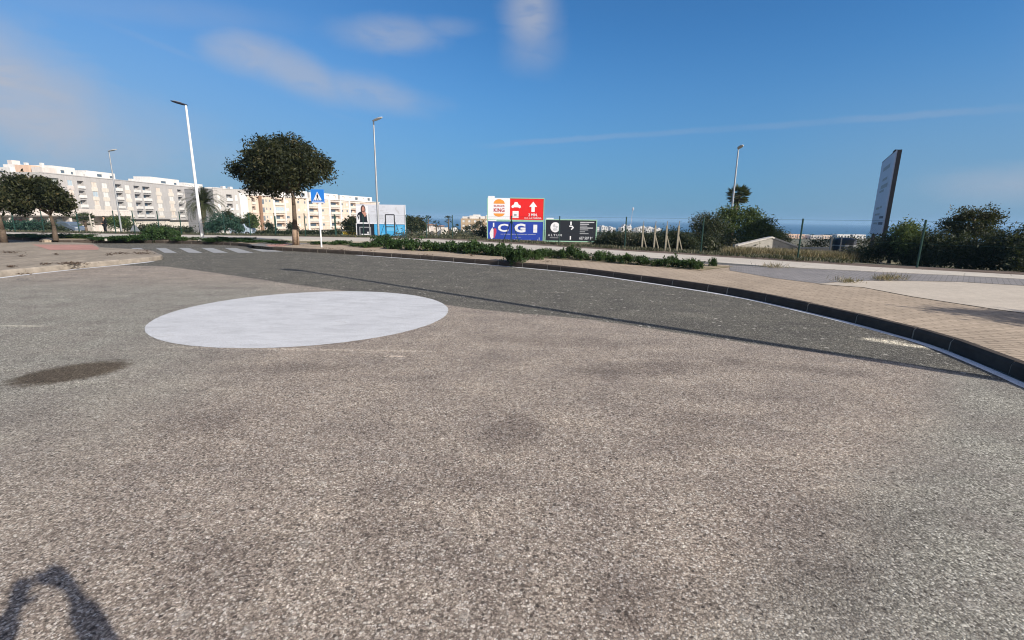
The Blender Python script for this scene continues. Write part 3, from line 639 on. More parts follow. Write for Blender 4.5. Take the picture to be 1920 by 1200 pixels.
# tree outside the frame at the right whose shadow lies on the concrete
sb = Vector((14.2, 2.9, 0.15)); sc_ = SUN_AZ / math.tan(SUN_EL)
def shadow_lobe(x, y, h, r): return (x + sc_.x * (h - .15), y + sc_.y * (h - .15), h, r, r, r * 0.6)
lob = [shadow_lobe(9.0, 7.4, 4.0, .85), shadow_lobe(8.1, 7.75, 4.1, .5), shadow_lobe(10.2, 6.7, 4.1, 1.2), shadow_lobe(8.6, 6.7, 3.5, .45), shadow_lobe(10.6, 7.4, 4.6, 1.0), shadow_lobe(9.9, 6.2, 3.6, .9), shadow_lobe(11.3, 6.3, 4.2, 1.1), shadow_lobe(8.0, 6.95, 3.7, .5), shadow_lobe(8.8, 6.2, 3.5, .6), shadow_lobe(9.3, 6.9, 3.9, .7), shadow_lobe(7.5, 7.85, 4.0, .35)]
make_tree('street_tree', 'street tree beyond the right edge that casts the leafy shadow on the pale concrete', 'tree', (lob[2][0], lob[2][1], .15), [(lob[2][0], lob[2][1], .15), (lob[2][0] - .1, lob[2][1], 1.6), (lob[2][0] - .1, lob[2][1], 3.0)], lob, 15000, 0.065, M['olive_leaf'], M['bark'], 0.1, 'street trees by the kerb', 9, 0.16, 0.3, 8, 900)

# palms
def date_palm(label, base, h, rad, nf, lm, name='palm_tree', seed=1, droop=1.0, tr=0.28, fan=False, group=None, lean=(0, 0)):
    root = empty(name, base); tag(root, label, 'palm tree', group); rnd = random.Random(seed); g_ = np.random.default_rng(seed)
    mb = MB(); top = Vector((lean[0], lean[1], h)); mb.path([Vector((0, 0, 0)), top * 0.5, top], [tr * 1.15, tr * 0.9, tr * 1.1], 10)
    mb.build('trunk', M['palm_trunk'], root, smooth=True)
    C = []; U = []; V_ = []; Rn = []
    for i in range(nf):
        az = rnd.uniform(0, 2 * math.pi); el = rnd.uniform(-0.5, 1.35) if not fan else math.asin(rnd.uniform(-0.85, 1.0)); L_ = rad * rnd.uniform(0.8, 1.1); tone = rnd.random()
        hd = Vector((math.cos(az), math.sin(az), 0)); side = Vector((-math.sin(az), math.cos(az), 0)); prev = top.copy(); ang = el
        if fan:
            d = hd * math.cos(el) + Vector((0, 0, math.sin(el))); e = top + d * L_ * 0.55
            for k in range(14):
                a = (k - 6.5) / 6.5 * 1.25; upv = side.cross(d)
                dd = (d * math.cos(a) + side * math.sin(a)); c1 = e + dd * L_ * 0.25 - Vector((0, 0, L_ * .05 * abs(a)))
                C.append(c1); U.append(dd * L_ * 0.26); V_.append(upv * 0.02 + side * L_ * 0.02); Rn.append(min(1, max(0, tone * .7 + rnd.random() * .3 + (0.3 if el < -0.5 else 0))))
            C.append((top + e) / 2); U.append((e - top) / 2); V_.append(side * 0.02); Rn.append(tone * .5)
            continue
        ns = 11
        for k in range(ns):
            t = k / ns; ang = el - droop * 1.5 * t * t; d = hd * math.cos(ang) + Vector((0, 0, math.sin(ang))); nx = prev + d * (L_ / ns)
            upv = side.cross(d)
            C.append((prev + nx) / 2); U.append((nx - prev) * 0.55); V_.append(side * 0.015); Rn.append(tone * .6)
            for sgn in (-1, 1):
                for q in range(3):
                    ll = L_ * 0.125 * (1 - 0.55 * t) * rnd.uniform(.8, 1.1); dv = (side * sgn * 0.85 + d * 0.65 - upv * (-0.05 + .3 * rnd.random())).normalized()
                    c1 = prev.lerp(nx, q / 3) + dv * ll * 0.5; C.append(c1); U.append(dv * ll * 0.5); V_.append(d * ll * 0.15); Rn.append(min(1, tone * .6 + rnd.random() * .4))
            prev = nx
    a3 = lambda q: np.array([[v.x, v.y, v.z] for v in q])
    link('fronds', quads('fronds', a3(C), a3(U), a3(V_), np.array(Rn)), lm, root); return root
def gz(x, y): return ground_z(x, y)
def spot(px, Y, py=420):
    c = at(px, py, Y); return Vector((c.x, Y, gz(c.x, Y)))
s_ = spot(376, 54); ctr = at(382, 381, 54)
date_palm('large date palm with arching fronds behind the white lamp post', s_, ctr.z - s_.z, 2.75, 95, M['palm_leaf'], seed=3, lean=(ctr.x - s_.x, 0), droop=1.15)
s_ = spot(1372, 46); ctr = at(1384, 366, 46)
date_palm('tall fan palm rising above the big green bush by the right lamp post', s_, ctr.z - s_.z, 1.12, 120, M['palm_leaf'], seed=4, fan=True, lean=(ctr.x - s_.x, 0), tr=0.2)
s_ = spot(160, 50); ctr = at(158, 412, 50)
date_palm('small bushy yucca-like palm beside the blue car', s_, ctr.z - s_.z, 1.0, 50, M['palm_leaf'], seed=5, fan=True, tr=0.12)
for px, py, Y, lab in [(803, 411, 130, 'tiny distant palm above the pink house'), (841, 411, 125, 'tiny distant palm beside the green fence post'), (818, 419, 120, 'low distant palm between two taller distant palms')]:
    s_ = spot(px, Y); ctr = at(px, py, Y)
    date_palm(lab, s_, ctr.z - s_.z, 1.3, 26, M['dark_leaf'], seed=px, fan=True, tr=0.16, group='distant palms')

# shrubs and trees beyond the footpath: (label, category, Y, lobes px, n, leaf, material)
def plant(name, label, cat, Y, L, n, leaf, lm, group=None, seed=1, clump=None, depth=1.0, shell=0.3, r=0.06, bark='bark', aspect=0.45):
    lb = px_lobes(Y, L, depth); cx = sum(q[0] for q in lb) / len(lb); zt = sum(q[2] for q in lb) / len(lb)
    base = Vector((cx, Y, gz(cx, Y))); mid = Vector((cx, Y, base.z + max(0.15, (zt - base.z) * 0.5)))
    # let the lowest lobes reach the ground as leaves do on a bush
    return make_tree(name, label, cat, base, [base, base.lerp(mid, .5), mid], lb, n, leaf, M[lm], M[bark], r, group, seed, clump or 0.12 + Y * 0.002, shell, 6, aspect=aspect)
G1 = 'bushes beyond the green fence'
plant('shrub', 'big light-green bush in front of the fan palm', 'bush', 31, [(1405, 425, 30, 0, 30), (1385, 405, 24, .5), (1425, 430, 26, -.5, 28), (1440, 445, 20, 0), (1395, 450, 34, -.5, 26), (1426, 418, 15, .2), (1432, 434, 15, -.2), (1410, 402, 14, .4), (1370, 400, 18, .3), (1360, 430, 30, 0, 34), (1415, 405, 16, .2)], 15000, 0.075, 'mid_leaf', G1, 11)
plant('shrub', 'big dark bush left of the right lamp post', 'bush', 29, [(1325, 430, 28, 0, 26), (1310, 450, 24, -.5), (1345, 450, 30, .3, 24), (1335, 415, 18, 0), (1350, 425, 20, 0.4), (1300, 462, 18, 0, 14), (1330, 465, 24, -.3, 12)], 9000, 0.07, 'dark_leaf', G1, 12)
plant('shrub', 'twiggy greyish bush top poking over the dark bush', 'bush', 31, [(1310, 410, 14, 0), (1322, 408, 12, .3), (1302, 425, 12, 0)], 1300, 0.05, 'scrub_leaf', G1, 13)
plant('shrub', 'round dark bush right of the light-green bush', 'bush', 42, [(1452, 436, 14, 0), (1465, 442, 13, .3), (1440, 440, 12, 0), (1474, 450, 10, 0)], 3500, 0.08, 'dark_leaf', G1, 14)
rr_ = random.Random(5)
labs = ['dark bush just right of the black board', 'second dark bush right of the black board', 'brownish bush behind the green fence post right of the black board', 'dark bush behind the first propped posts', 'dark bush behind the middle propped posts', 'round-topped dark bush behind the last propped post', 'dark bush between the propped posts and the big bush']
for i, (px, top, Y) in enumerate([(1132, 438, 29), (1152, 433, 28.5), (1178, 430, 28), (1206, 434, 27.5), (1232, 436, 27), (1262, 428, 27), (1284, 440, 26.5)]):
    plant('shrub', labs[i], 'bush', Y, [(px, top + 14, 16, 0), (px - 10, top + 20, 13, .3), (px + 11, top + 19, 14, -.3), (px + 2, top + 27, 17, 0, 12)], 2600, 0.062, 'dark_leaf' if i != 2 else 'scrub_leaf', G1, 20 + i)
plant('shrub', 'dark bush behind the black board, left of its posts', 'bush', 48, [(905, 440, 14, 0), (895, 445, 12, 0), (905, 428, 8, 0)], 1800, 0.09, 'dark_leaf', G1, 31)
plant('shrub', 'low bush seen under the black board', 'bush', 50, [(1050, 458, 18, 0, 7), (1080, 460, 18, 0, 7), (1110, 460, 18, 0, 8)], 2400, 0.08, 'scrub_leaf', G1, 32)
# thicket at the right edge
TH = 'bushes of the thicket behind the right end of the fence'
thick = [('dark bush at the foot of the tall white panel', 20.5, [(1672, 460, 26, 0, 30), (1650, 475, 22, .3, 22), (1690, 470, 24, -.3, 28)], 5200, 'dark_leaf'),
         ('leafy green-topped bush right of the tall white panel', 20.0, [(1700, 430, 22, 0, 20), (1716, 445, 26, .4), (1690, 455, 22, -.4), (1725, 470, 26, 0)], 6000, 'mid_leaf'),
         ('dark bush behind the last green fence post', 19.0, [(1748, 455, 26, 0), (1740, 480, 28, .3, 22), (1762, 470, 24, -.3, 26), (1728, 485, 22, .5, 16)], 5500, 'dark_leaf'),
         ('dark bush under the tallest tree of the thicket', 18.0, [(1800, 470, 34, 0, 30), (1782, 485, 28, .4, 22), (1820, 485, 30, -.3, 24)], 6500, 'dark_leaf'),
         ('brownish dark bush near the right edge of the thicket', 17.2, [(1868, 465, 34, 0, 32), (1850, 485, 28, .4, 24), (1885, 485, 30, -.3, 26)], 7000, 'dark_leaf'),
         ('dark bush cut by the right edge of the picture', 16.0, [(1925, 470, 36, 0, 34), (1945, 480, 40, .5, 36), (1905, 490, 30, -.2, 24), (1960, 450, 40, .5, 40)], 7500, 'dark_leaf'),
         ('low olive bush between the gabled wall and the tall white panel', 22.0, [(1605, 478, 22, 0, 16), (1628, 482, 22, .3, 16), (1590, 484, 18, -.3, 12)], 4200, 'scrub_leaf'),
         ('dark low bush behind the metal tank', 30.0, [(1600, 452, 26, 0, 10), (1640, 452, 26, 0, 12), (1570, 455, 20, 0, 9), (1530, 456, 20, 0, 8)], 3600, 'dark_leaf')]
for i, (lab, Y, L, n, lm) in enumerate(thick): plant('shrub', lab, 'bush', Y, L, n, 0.055, lm, TH, 40 + i, depth=1.1)
b_ = spot(1826, 20.5); lb = px_lobes(20.5, [(1815, 405, 26, 0, 22), (1800, 425, 24, .3, 22), (1845, 405, 24, -.2, 20), (1862, 412, 18, .2, 14), (1830, 432, 34, 0, 20), (1868, 440, 22, .3, 16), (1793, 445, 16, 0)], 1.0)
make_tree('bushy_tree', 'loose-crowned tree sticking up highest from the thicket at the right', 'tree', b_, [b_, at(1828, 470, 20.5), at(1828, 440, 20.5)], lb, 8000, 0.055, M['olive_leaf'], M['bark'], 0.07, None, 61, 0.11, 0.45, 10, 420)

# left background vegetation
GL = 'hedge bushes beyond the left footpath'
left = [('hedge bush at the far left behind the street trees', 50, [(15, 424, 16, 0, 12), (35, 426, 16, .5, 12)], 2600, 'blue_leaf'),
        ('hedge bush behind the leaning street tree', 50, [(58, 425, 18, 0, 12), (80, 424, 16, .4, 13)], 2800, 'blue_leaf'),
        ('hedge bush with a dark top left of the blue car', 49, [(96, 427, 12, 0, 10), (108, 432, 10, .3, 6)], 1600, 'dark_leaf'),
        ('yellowish-green loose bush behind the standing person', 52, [(216, 416, 14, 0, 12), (232, 420, 14, .3, 12)], 2800, 'mid_leaf'),
        ('low dark bush right of the standing person', 50, [(252, 431, 14, 0, 8), (270, 430, 12, .3, 8)], 1500, 'dark_leaf'),
        ('low dark bush in front of the beige ground floor', 50, [(292, 428, 14, 0, 8), (308, 431, 12, .3, 7)], 1600, 'dark_leaf'),
        ('low dark bush left of the date palm', 50, [(332, 433, 14, 0, 7), (348, 432, 12, .3, 8)], 1500, 'dark_leaf'),
        ('large dark bush right of the date palm', 51, [(412, 415, 18, 0, 18), (430, 420, 18, .3, 16), (398, 426, 20, 0, 14), (445, 430, 14, .3, 9)], 5200, 'blue_leaf'),
        ('brown-topped dark bush behind the date palm', 56, [(428, 404, 12, 0, 10), (440, 415, 13, .3, 12)], 1900, 'olive_leaf')]
for i, (lab, Y, L, n, lm) in enumerate(left): plant('shrub', lab, 'bush', Y, L, n, 0.11, lm, GL, 70 + i, clump=0.2)
GT = 'small trees in front of the peach block'
for i, (lab, Y, L, n, lm, tp) in enumerate([
        ('bright green bushy tree left of the brown column', 62, [(470, 412, 14, 0, 13), (462, 420, 11, .3, 11), (478, 420, 11, 0, 12)], 3200, 'mid_leaf', 0),
        ('small round dark tree between the brown column and the street tree trunk', 66, [(505, 424, 8, 0, 8), (509, 430, 6, 0, 6)], 1100, 'dark_leaf', 0),
        ('small round dark tree just left of the street tree trunk', 66, [(545, 424, 8, 0, 8), (554, 428, 7, 0, 7)], 1100, 'dark_leaf', 0),
        ('loose dark tree left of the white and blue hoarding', 44, [(660, 416, 10, 0, 12), (656, 430, 13, .2, 10), (668, 428, 11, 0, 12), (648, 420, 5, 0, 6)], 2400, 'olive_leaf', 0),
        ('dark tree just right of the white and blue hoarding', 52, [(768, 418, 10, 0, 14), (776, 425, 10, .3, 10)], 2400, 'dark_leaf', 0),
        ('brownish dark tree right of the hoarding, before the open field', 56, [(784, 418, 12, 0, 13), (792, 426, 8, .3, 9)], 2300, 'olive_leaf', 0),
        ('bush in front of the tan distant block', 90, [(900, 418, 8, 0, 8), (890, 424, 9, 0, 6), (875, 426, 8, 0, 4)], 1100, 'dark_leaf', 0)]):
    plant('small_tree', lab, 'tree', Y, L, n, 0.12, lm, GT, 90 + i, clump=0.2, r=0.1)
for i, (x0, x1) in enumerate([(478, 520), (520, 566), (566, 610), (610, 645)]):
    plant('shrub', ['low hedge left of the painted tree trunk', 'low hedge behind the painted tree trunk', 'low hedge left of the crossing sign post', 'low hedge right of the crossing sign post'][i], 'bush', 55, [(x0 + 8, 437, 9, 0, 4), ((x0 + x1) / 2, 436, 10, 0, 5), (x1 - 8, 437, 9, 0, 4)], 1100, 0.12, 'dark_leaf', GL, 110 + i, clump=0.2)
# conifer-like tall shrub behind lamp 3 field edge
# weeds on the planting bed: a few modelled clumps, copied
def weed_mesh(seed, n, w, h):
    g_ = np.random.default_rng(seed); L = []
    for i in range(7): L.append((g_.uniform(-.35, .35) * w, g_.uniform(-.3, .3) * w, h * g_.uniform(.25, .5), w * .33, w * .3, h * g_.uniform(.35, .55)))
    me = leaf_cloud('leaves', L, n, 0.034, seed, 0.3, 0.6, 0.045); return me
wm = [weed_mesh(s, 2300, 1.0, 0.42) for s in (1, 2, 3, 4)]
weeds = []
def weed(px, py, s, h, label, v=0, green=True):
    if px < 690 and h < .6: h *= .55
    c = gp(px, py, 0.16); o = link('weed_clump', wm[v % 4], M['weed_leaf'] if not wm[v % 4].materials else None, None, c, random.Random(px).uniform(0, 6.28))
    o.scale = (s * 1.3, s * 1.3, h * 1.3 / 0.42); tag(o, label, 'weed', 'green weed clumps of the planting bed'); weeds.append(o)
big = [(722, 462, 1.0, .50), (745, 466, .9, .42), (770, 468, .9, .46), (797, 470, .75, .36), (822, 470, .65, .34), (847, 471, .8, .42), (872, 473, .9, .40), (893, 475, .85, .44), (916, 477, .8, .36), (938, 479, .75, .46),
       (958, 489, .62, .40), (982, 491, .66, .42), (1003, 486, .5, .30), (1022, 482, .6, .32), (1046, 484, .55, .30), (1066, 484, .6, .40), (1092, 487, .5, .28), (1128, 489, .55, .34), (1150, 491, .45, .22), (1180, 494, .5, .28), (1205, 496, .5, .26),
       (1232, 498, .42, .20), (1256, 500, .45, .32), (1278, 502, .42, .22), (1302, 504, .42, .28), (1336, 499, .22, .26)]
names = ['leftmost tall clump under the hoarding', 'clump right under the grey lamp post', 'clump below the dark tree by the hoarding', 'clump below the two brown bushes', 'low clump before the open field', 'pointed clump in front of the open field', 'clump below the distant tan block', 'clump at the left foot of the blue board',
         'clump under the left half of the blue board', 'tall clump under the middle of the blue board', 'clump spilling down to the kerb, left half', 'clump spilling down to the kerb, right half', 'small clump just right of the one reaching the kerb', 'clump under the gap between the boards', 'clump under the left of the black board',
         'tallest clump under the black board', 'low clump under the right of the black board', 'rounded clump right of the black board', 'flat clump right of the rounded one', 'clump below the fence post right of the black board', 'clump below the first propped post', 'flat clump below the middle propped posts',
         'upright clump below the last propped post', 'flat clump near the right end of the row', 'last big clump at the right end of the row', 'single small upright plant past the right end of the row']
for i, (b, nm) in enumerate(zip(big, names)): weed(b[0], b[1], b[2], b[3], 'green weed ' + nm, i)
leftw = [(205, 450, 1.0, .30, 'low weed clump right of the standing person'), (232, 450, 1.2, .42, 'weed clump below the second lamp post from the left'), (262, 450, 1.2, .50, 'dense weed clump left of the tallest left weeds'), (292, 449, 1.1, .62, 'tallest weed clump of the left group'), (316, 449, 1.0, .60, 'tall weed clump left of the white lamp post'),
         (342, 451, 1.0, .36, 'weed clump just left of the white lamp post foot'), (398, 452, 1.2, .28, 'flat weed clump right of the white lamp post'), (424, 452, 1.2, .36, 'flat weed clump below the large dark bush'), (452, 453, 1.1, .36, 'weed clump below the bluish-white van'), (480, 454, 1.1, .22, 'flat weed clump left of the painted trunk'),
         (520, 456, 1.1, .26, 'flat weed clump close to the painted trunk'), (590, 458, .9, .22, 'flat weed clump right of the painted trunk'), (636, 458, .9, .34, 'round weed clump right of the crossing sign'), (664, 461, .9, .24, 'flat weed clump left of the hoarding'), (690, 463, .9, .22, 'flat weed clump below the black picture of the hoarding'),
         (150, 446, 1.4, .36, 'weed clump below the blue car'), (128, 446, 1.2, .40, 'weed clump right of the leaning street tree'), (80, 445, 1.6, .26, 'flat weed clump left of the leaning street tree'), (30, 443, 1.8, .26, 'flat weed clump beyond the left road'), (176, 449, 1.3, .2, 'very flat weed clump left of the standing person')]
for i, q in enumerate(leftw): weed(q[0], q[1], q[2], q[3], q[4], i)

# dry grass and scrub: nobody could count it
def scatter(name, pts, blade_h, nper, lm, seed, width=0.012, spread=0.25, label=None, cat=None, size=None):
    g_ = np.random.default_rng(seed); P = np.repeat(np.array(pts, float), nper, axis=0); n = len(P)
    P[:, :2] += g_.normal(size=(n, 2)) * spread; h = blade_h * g_.uniform(.4, 1.3, n)
    d = g_.normal(size=(n, 3)) * 0.45; d[:, 2] = 1; d /= np.linalg.norm(d, axis=1)[:, None]
    u = d * h[:, None] * 0.5; w = g_.normal(size=(n, 3)); w[:, 2] = 0; w /= np.linalg.norm(w, axis=1)[:, None]
    P += u * 0.95
    o = link(name, quads(name, P, u, w * width, g_.random(n)), lm); return tag(o, label, cat, kind='stuff')
g_ = np.random.default_rng(3); pts = []
for px, py, Y in [(x, 0, y) for x in np.linspace(1375, 1590, 44) for y in (20.8, 21.8, 22.8, 23.6)]:
    c = at(px, 470, Y); pts.append((c.x, Y, gz(c.x, Y)))
scatter('dry_grass', pts, 0.40, 140, M['dry_leaf'], 4, 0.012, 0.22)
pts = []
for t in np.linspace(-6, 46, 420):
    q = FA + FD * t; o_ = g_.uniform(-0.5, 1.6); x, y = q.x + FN.x * o_, q.y + FN.y * o_
    if 2.0 < t < 21: pts.append((x, y, gz(x, y)))
for x in np.linspace(-45, -2, 260): y = 33.2 + g_.uniform(0, 2.0); pts.append((x, y, gz(x, y)))
scatter('roadside_grass', pts, 0.17, 55, M['scrub_leaf'], 5, 0.02, 0.22)
pts = []
for i in range(2600):
    y = g_.uniform(34, 120); px = g_.uniform(745, 1130); c = at(px, 440, y); pts.append((c.x, y, gz(c.x, y)))
pts = [q for q in pts if not (q[1] < 47 and -3.2 < q[0] < 8.0)]
L = [(p_[0], p_[1], p_[2] + 0.16, 0.55, 0.55, 0.34) for p_ in pts]
tag(link('scrub', leaf_cloud('scrub', L, 52000, 0.085, 8, 0.2, 0.5, 0.16, nclump=3800), M['scrub_leaf']), kind='stuff')
pts = []
for i in range(2600):
    y = g_.uniform(26, 90); px = g_.uniform(1120, 2100); c = at(px, 440, y)
    if beyond(c.x, y) > 6: pts.append((c.x, y, gz(c.x, y)))
L = [(p_[0], p_[1], p_[2] + 0.2, 0.7, 0.7, 0.4) for p_ in pts]
tag(link('scrub', leaf_cloud('scrub', L, 40000, 0.10, 9, 0.2, 0.5, 0.2, nclump=3000), M['scrub_leaf']), kind='stuff')
# far wooded slope below the coast town
L = []
for i in range(900):
    y = g_.uniform(140, 430); px = g_.uniform(700, 2150); c = at(px, 440, y); s = g_.uniform(1.2, 2.6)
    if 1462 < px < 1650: y = 460 + g_.uniform(0, 60); c = at(px, 440, y)
    L.append((c.x, y, gz(c.x, y) + s * .5, s * 1.6, s * 1.3, s * .8))
tag(link('woodland', leaf_cloud('woodland', L, 46000, 0.5, 10, 0.3, 0.6, 0.7, nclump=5200), M['dark_leaf']), kind='stuff')
# dead leaves and litter on the left pavement, small dry weeds
rnd = random.Random(12); mb = MB()
def litter(px, py, wpx, n, lab=None):
    for i in range(n):
        c = gp(px + rnd.gauss(0, wpx), py + rnd.gauss(0, 1.1), 0.157); a = rnd.uniform(0, 6.28); s = rnd.uniform(.012, .04)
        q = [Vector((math.cos(a + k * 1.57) * s * rnd.uniform(.6, 1.2), math.sin(a + k * 1.57) * s * rnd.uniform(.4, 1.1), rnd.uniform(0, .02))) + c for k in range(4)]
        mb.add(q, [(0, 1, 2, 3)])
for q in [(135, 494, 16, 260), (85, 495, 5, 60), (20, 500, 5, 60), (205, 477, 4, 50), (265, 475, 12, 160), (225, 475, 8, 90), (20, 473, 12, 120), (40, 480, 4, 40), (105, 476, 3, 30), (270, 470, 8, 60), (45, 514, 10, 40), (620, 466, 10, 70), (640, 469, 12, 60), (690, 470, 8, 60), (540, 459, 20, 120), (800, 478, 6, 40), (885, 479, 3, 30), (1025, 490, 6, 30)]: litter(*q)
tag(mb.build('leaf_litter', mat('dry_litter', (0.085, 0.055, 0.035), 0.95, 0.4, 30)), kind='stuff')
def dryweed(px, py, s, label):
    c = gp(px, py, 0.162); g2 = np.random.default_rng(px); n = 160; P = np.zeros((n, 3)); P[:, :2] = g2.normal(size=(n, 2)) * 0.11 * s
    d = g2.normal(size=(n, 3)); d[:, 2] = abs(d[:, 2]) + .6; d /= np.linalg.norm(d, axis=1)[:, None]; h = 0.07 * s * g2.uniform(.4, 1.2, n)[:, None]
    w = np.cross(d, g2.normal(size=(n, 3))); w /= np.linalg.norm(w, axis=1)[:, None]
    tag(link('dry_weed', quads('dry_weed', P + d * h, d * h, w * 0.006, g2.random(n)), M['dry_leaf'], None, c), kind='stuff')
dryweed(1590, 529, 1.2, 'flat dry weed at the left end of the cream concrete'); dryweed(1655, 525, 1.1, 'dry weed in the middle of the cream concrete edge'); dryweed(1672, 524, 1.5, 'bushier dry weed at the far edge of the cream concrete'); dryweed(1450, 502, 1.6, 'dry weed patch left of the grey block paving')

# ------------------------------------------------------------------ lamp posts
def street_lamp(label, base, h, head='white', pole_m='galv', arm_dir=(-1, 0), L=0.75, r=(0.085, 0.045), tilt=0.18, group='street lamps'):
    root = empty('street_lamp', base); tag(root, label, 'street lamp', group)
    mb = MB(); mb.path([(0, 0, 0), (0, 0, h)], [r[0], r[1]], 16); mb.box((0, 0, 0.02), (0.34, 0.34, 0.03)); mb.build('pole', M[pole_m], root, smooth=False)
    a = Vector((arm_dir[0], arm_dir[1], 0)).normalized(); s = Vector((-a.y, a.x, 0)); up = Vector((0, 0, 1)); ax = (a * math.cos(tilt) + up * math.sin(tilt)); n = s.cross(ax)
    hb = MB(); secs = []
    for t, w, hh in [(-0.10, .05, .035), (0.0, .10, .06), (0.25, .155, .075), (0.6, .165, .07), (0.88, .12, .05), (1.0, .03, .02)]:
        c = Vector((0, 0, h)) + ax * (t * L); ring = []
        for k in range(12):
            th = 2 * math.pi * k / 12; z = math.sin(th) * hh * (1.0 if math.sin(th) > 0 else 0.45); ring.append(c + s * math.cos(th) * w + n * z)
        secs.append(ring)
    vs = [v for q in secs for v in q]; fs = []
    for i in range(len(secs) - 1):
        for k in range(12): fs.append((i * 12 + k, i * 12 + (k + 1) % 12, (i + 1) * 12 + (k + 1) % 12, (i + 1) * 12 + k))
    fs += [tuple(range(12)), tuple(range((len(secs) - 1) * 12, len(secs) * 12))]
    hb.add(vs, fs); hb.build('lamp_head', M['lamp_dark' if head == 'dark' else 'lamp_light'], root, smooth=True)
    gb = MB(); c = Vector((0, 0, h)) + ax * (0.5 * L) - n * 0.032
    gb.add([c + ax * (dx * L) + s * dy - n * dz for dx, dy, dz in [(-.25, -.1, 0), (.3, -.1, 0), (.3, .1, 0), (-.25, .1, 0), (-.2, -.08, .02), (.25, -.08, .02), (.25, .08, .02), (-.2, .08, .02)]],
           [(0, 1, 2, 3), (4, 5, 6, 7), (0, 1, 5, 4), (1, 2, 6, 5), (2, 3, 7, 6), (3, 0, 4, 7)]); gb.build('lamp_glass', M['glass_lamp'], root)
    return root
street_lamp('white painted lamp post with a dark head on the far pavement, tallest at the left', gp(380, 450.5, .15), at(350, 196, gp(380, 450.5, .15).y).z - .15, 'dark', 'white_pole', (-1, -.15), 0.72, (0.085, 0.05), 0.22)
b_ = spot(226, 48); street_lamp('thin grey lamp post behind the standing person, in front of the grey block', b_, at(205, 283, 48).z - b_.z, 'white', 'galv', (1, -.1), 0.9)
b_ = spot(710, 33.9, 440); street_lamp('grey lamp post in front of the white and blue hoarding', b_, at(703, 226, 33.9).z - b_.z, 'white', 'galv', (1, -.6), 0.85)
b_ = spot(1361, 34, 470); b_.x = at(1385, 277, 34).x; street_lamp('pale lamp post beside the fan palm, right of the propped posts', b_, at(1385, 278, 34).z - b_.z, 'white', 'galv', (-.1, -1), 0.7)
tip = gp(576, 509); hL = 9.2; off_ = sc_ * hL; lb_ = Vector((tip.x + off_.x, tip.y + off_.y, 0.15))
street_lamp('lamp post beyond the right edge that throws the long thin shadow across the road', lb_, hL, 'dark', 'white_pole', (-.8, .3), 0.75, (0.10, 0.06), 0.15)

# ------------------------------------------------------------------ text and flat marks
def text_part(parent, name, s, x, z, h, m, y=-0.006, w=None, bold=0.0, align='CENTER', rotx=True):
    cu = bpy.data.curves.new(name, 'FONT'); cu.body = s; cu.size = 1; cu.align_x = align; cu.resolution_u = 3; cu.offset = bold
    o = bpy.data.objects.new(name, cu); col.objects.link(o); dg = bpy.context.evaluated_depsgraph_get()
    me = bpy.data.meshes.new_from_object(o.evaluated_get(dg)); bpy.data.objects.remove(o); bpy.data.curves.remove(cu)
    v = np.empty(len(me.vertices) * 3, np.float32); me.vertices.foreach_get('co', v); v = v.reshape(-1, 3)
    hh = v[:, 1].max() - v[:, 1].min(); k = h / hh; kx = k if w is None else w / (v[:, 0].max() - v[:, 0].min())
    v[:, 1] = (v[:, 1] - v[:, 1].min()) * k; v[:, 0] *= kx
    me.vertices.foreach_set('co', np.stack([v[:, 0] + x, np.full(len(v), y), v[:, 1] + z], 1).astype(np.float32).reshape(-1)); me.update()
    return link(name, me, m, parent)
def flat(parent, name, polys, y, m):
    """thin printed shapes on a board, polygons in board coordinates (x, z)"""
    me = bpy.data.meshes.new(name); bm = bmesh.new()
    for pg in polys:
        f = bm.faces.new([bm.verts.new((q[0], y, q[1])) for q in pg]); f.normal_update()
        if f.normal.y > 0: f.normal_flip()
    bmesh.ops.triangulate(bm, faces=bm.faces[:], ngon_method='EAR_CLIP'); bm.to_mesh(me); bm.free()
    return link(name, me, m, parent)
def rect(x0, x1, z0, z1): return [(x0, z0), (x1, z0), (x1, z1), (x0, z1)]
def ell(cx, cz, rx, rz, a0=0, a1=360, n=20): return [(cx + rx * math.cos(R(a0 + (a1 - a0) * i / n)), cz + rz * math.sin(R(a0 + (a1 - a0) * i / n))) for i in range(n + (0 if a1 - a0 == 360 else 1))]
def vinyl(name, c, r_=0.5): return mat(name, c, r_, 0.04, 2, 0.4)
V = {k: vinyl('print_' + k, c) for k, c in dict(white=(0.78, 0.78, 0.80), red=(0.72, 0.012, 0.012), blue=(0.02, 0.055, 0.36), black=(0.012, 0.014, 0.022), orange=(0.78, 0.30, 0.05), darkred=(0.42, 0.02, 0.03), green=(0.22, 0.46, 0.32),
      frame=(0.30, 0.52, 0.38), grey=(0.30, 0.31, 0.33), lgrey=(0.52, 0.53, 0.56), cyan=(0.07, 0.40, 0.74), cyan2=(0.16, 0.50, 0.78), signblue=(0.02, 0.19, 0.62), skin=(0.50, 0.25, 0.19), pinkred=(0.52, 0.05, 0.10), pale=(0.60, 0.62, 0.68), navy=(0.01, 0.012, 0.07), gold=(0.5, 0.42, 0.24)).items()}
def board(name, label, c0, c1, zb, zt, m, frame_m, parts, legs, thick=0.10, fw=0.09, cat='billboard'):
    """c0, c1: ends of the board on plan; local x runs from c0 to c1, -y faces the viewer"""
    d = (c1 - c0); rz = math.atan2(d.y, d.x); Lx = math.hypot(d.x, d.y)
    root = empty(name, (c0.x, c0.y, 0), rz); tag(root, label, cat); root.location.z = zb
    return root, Lx
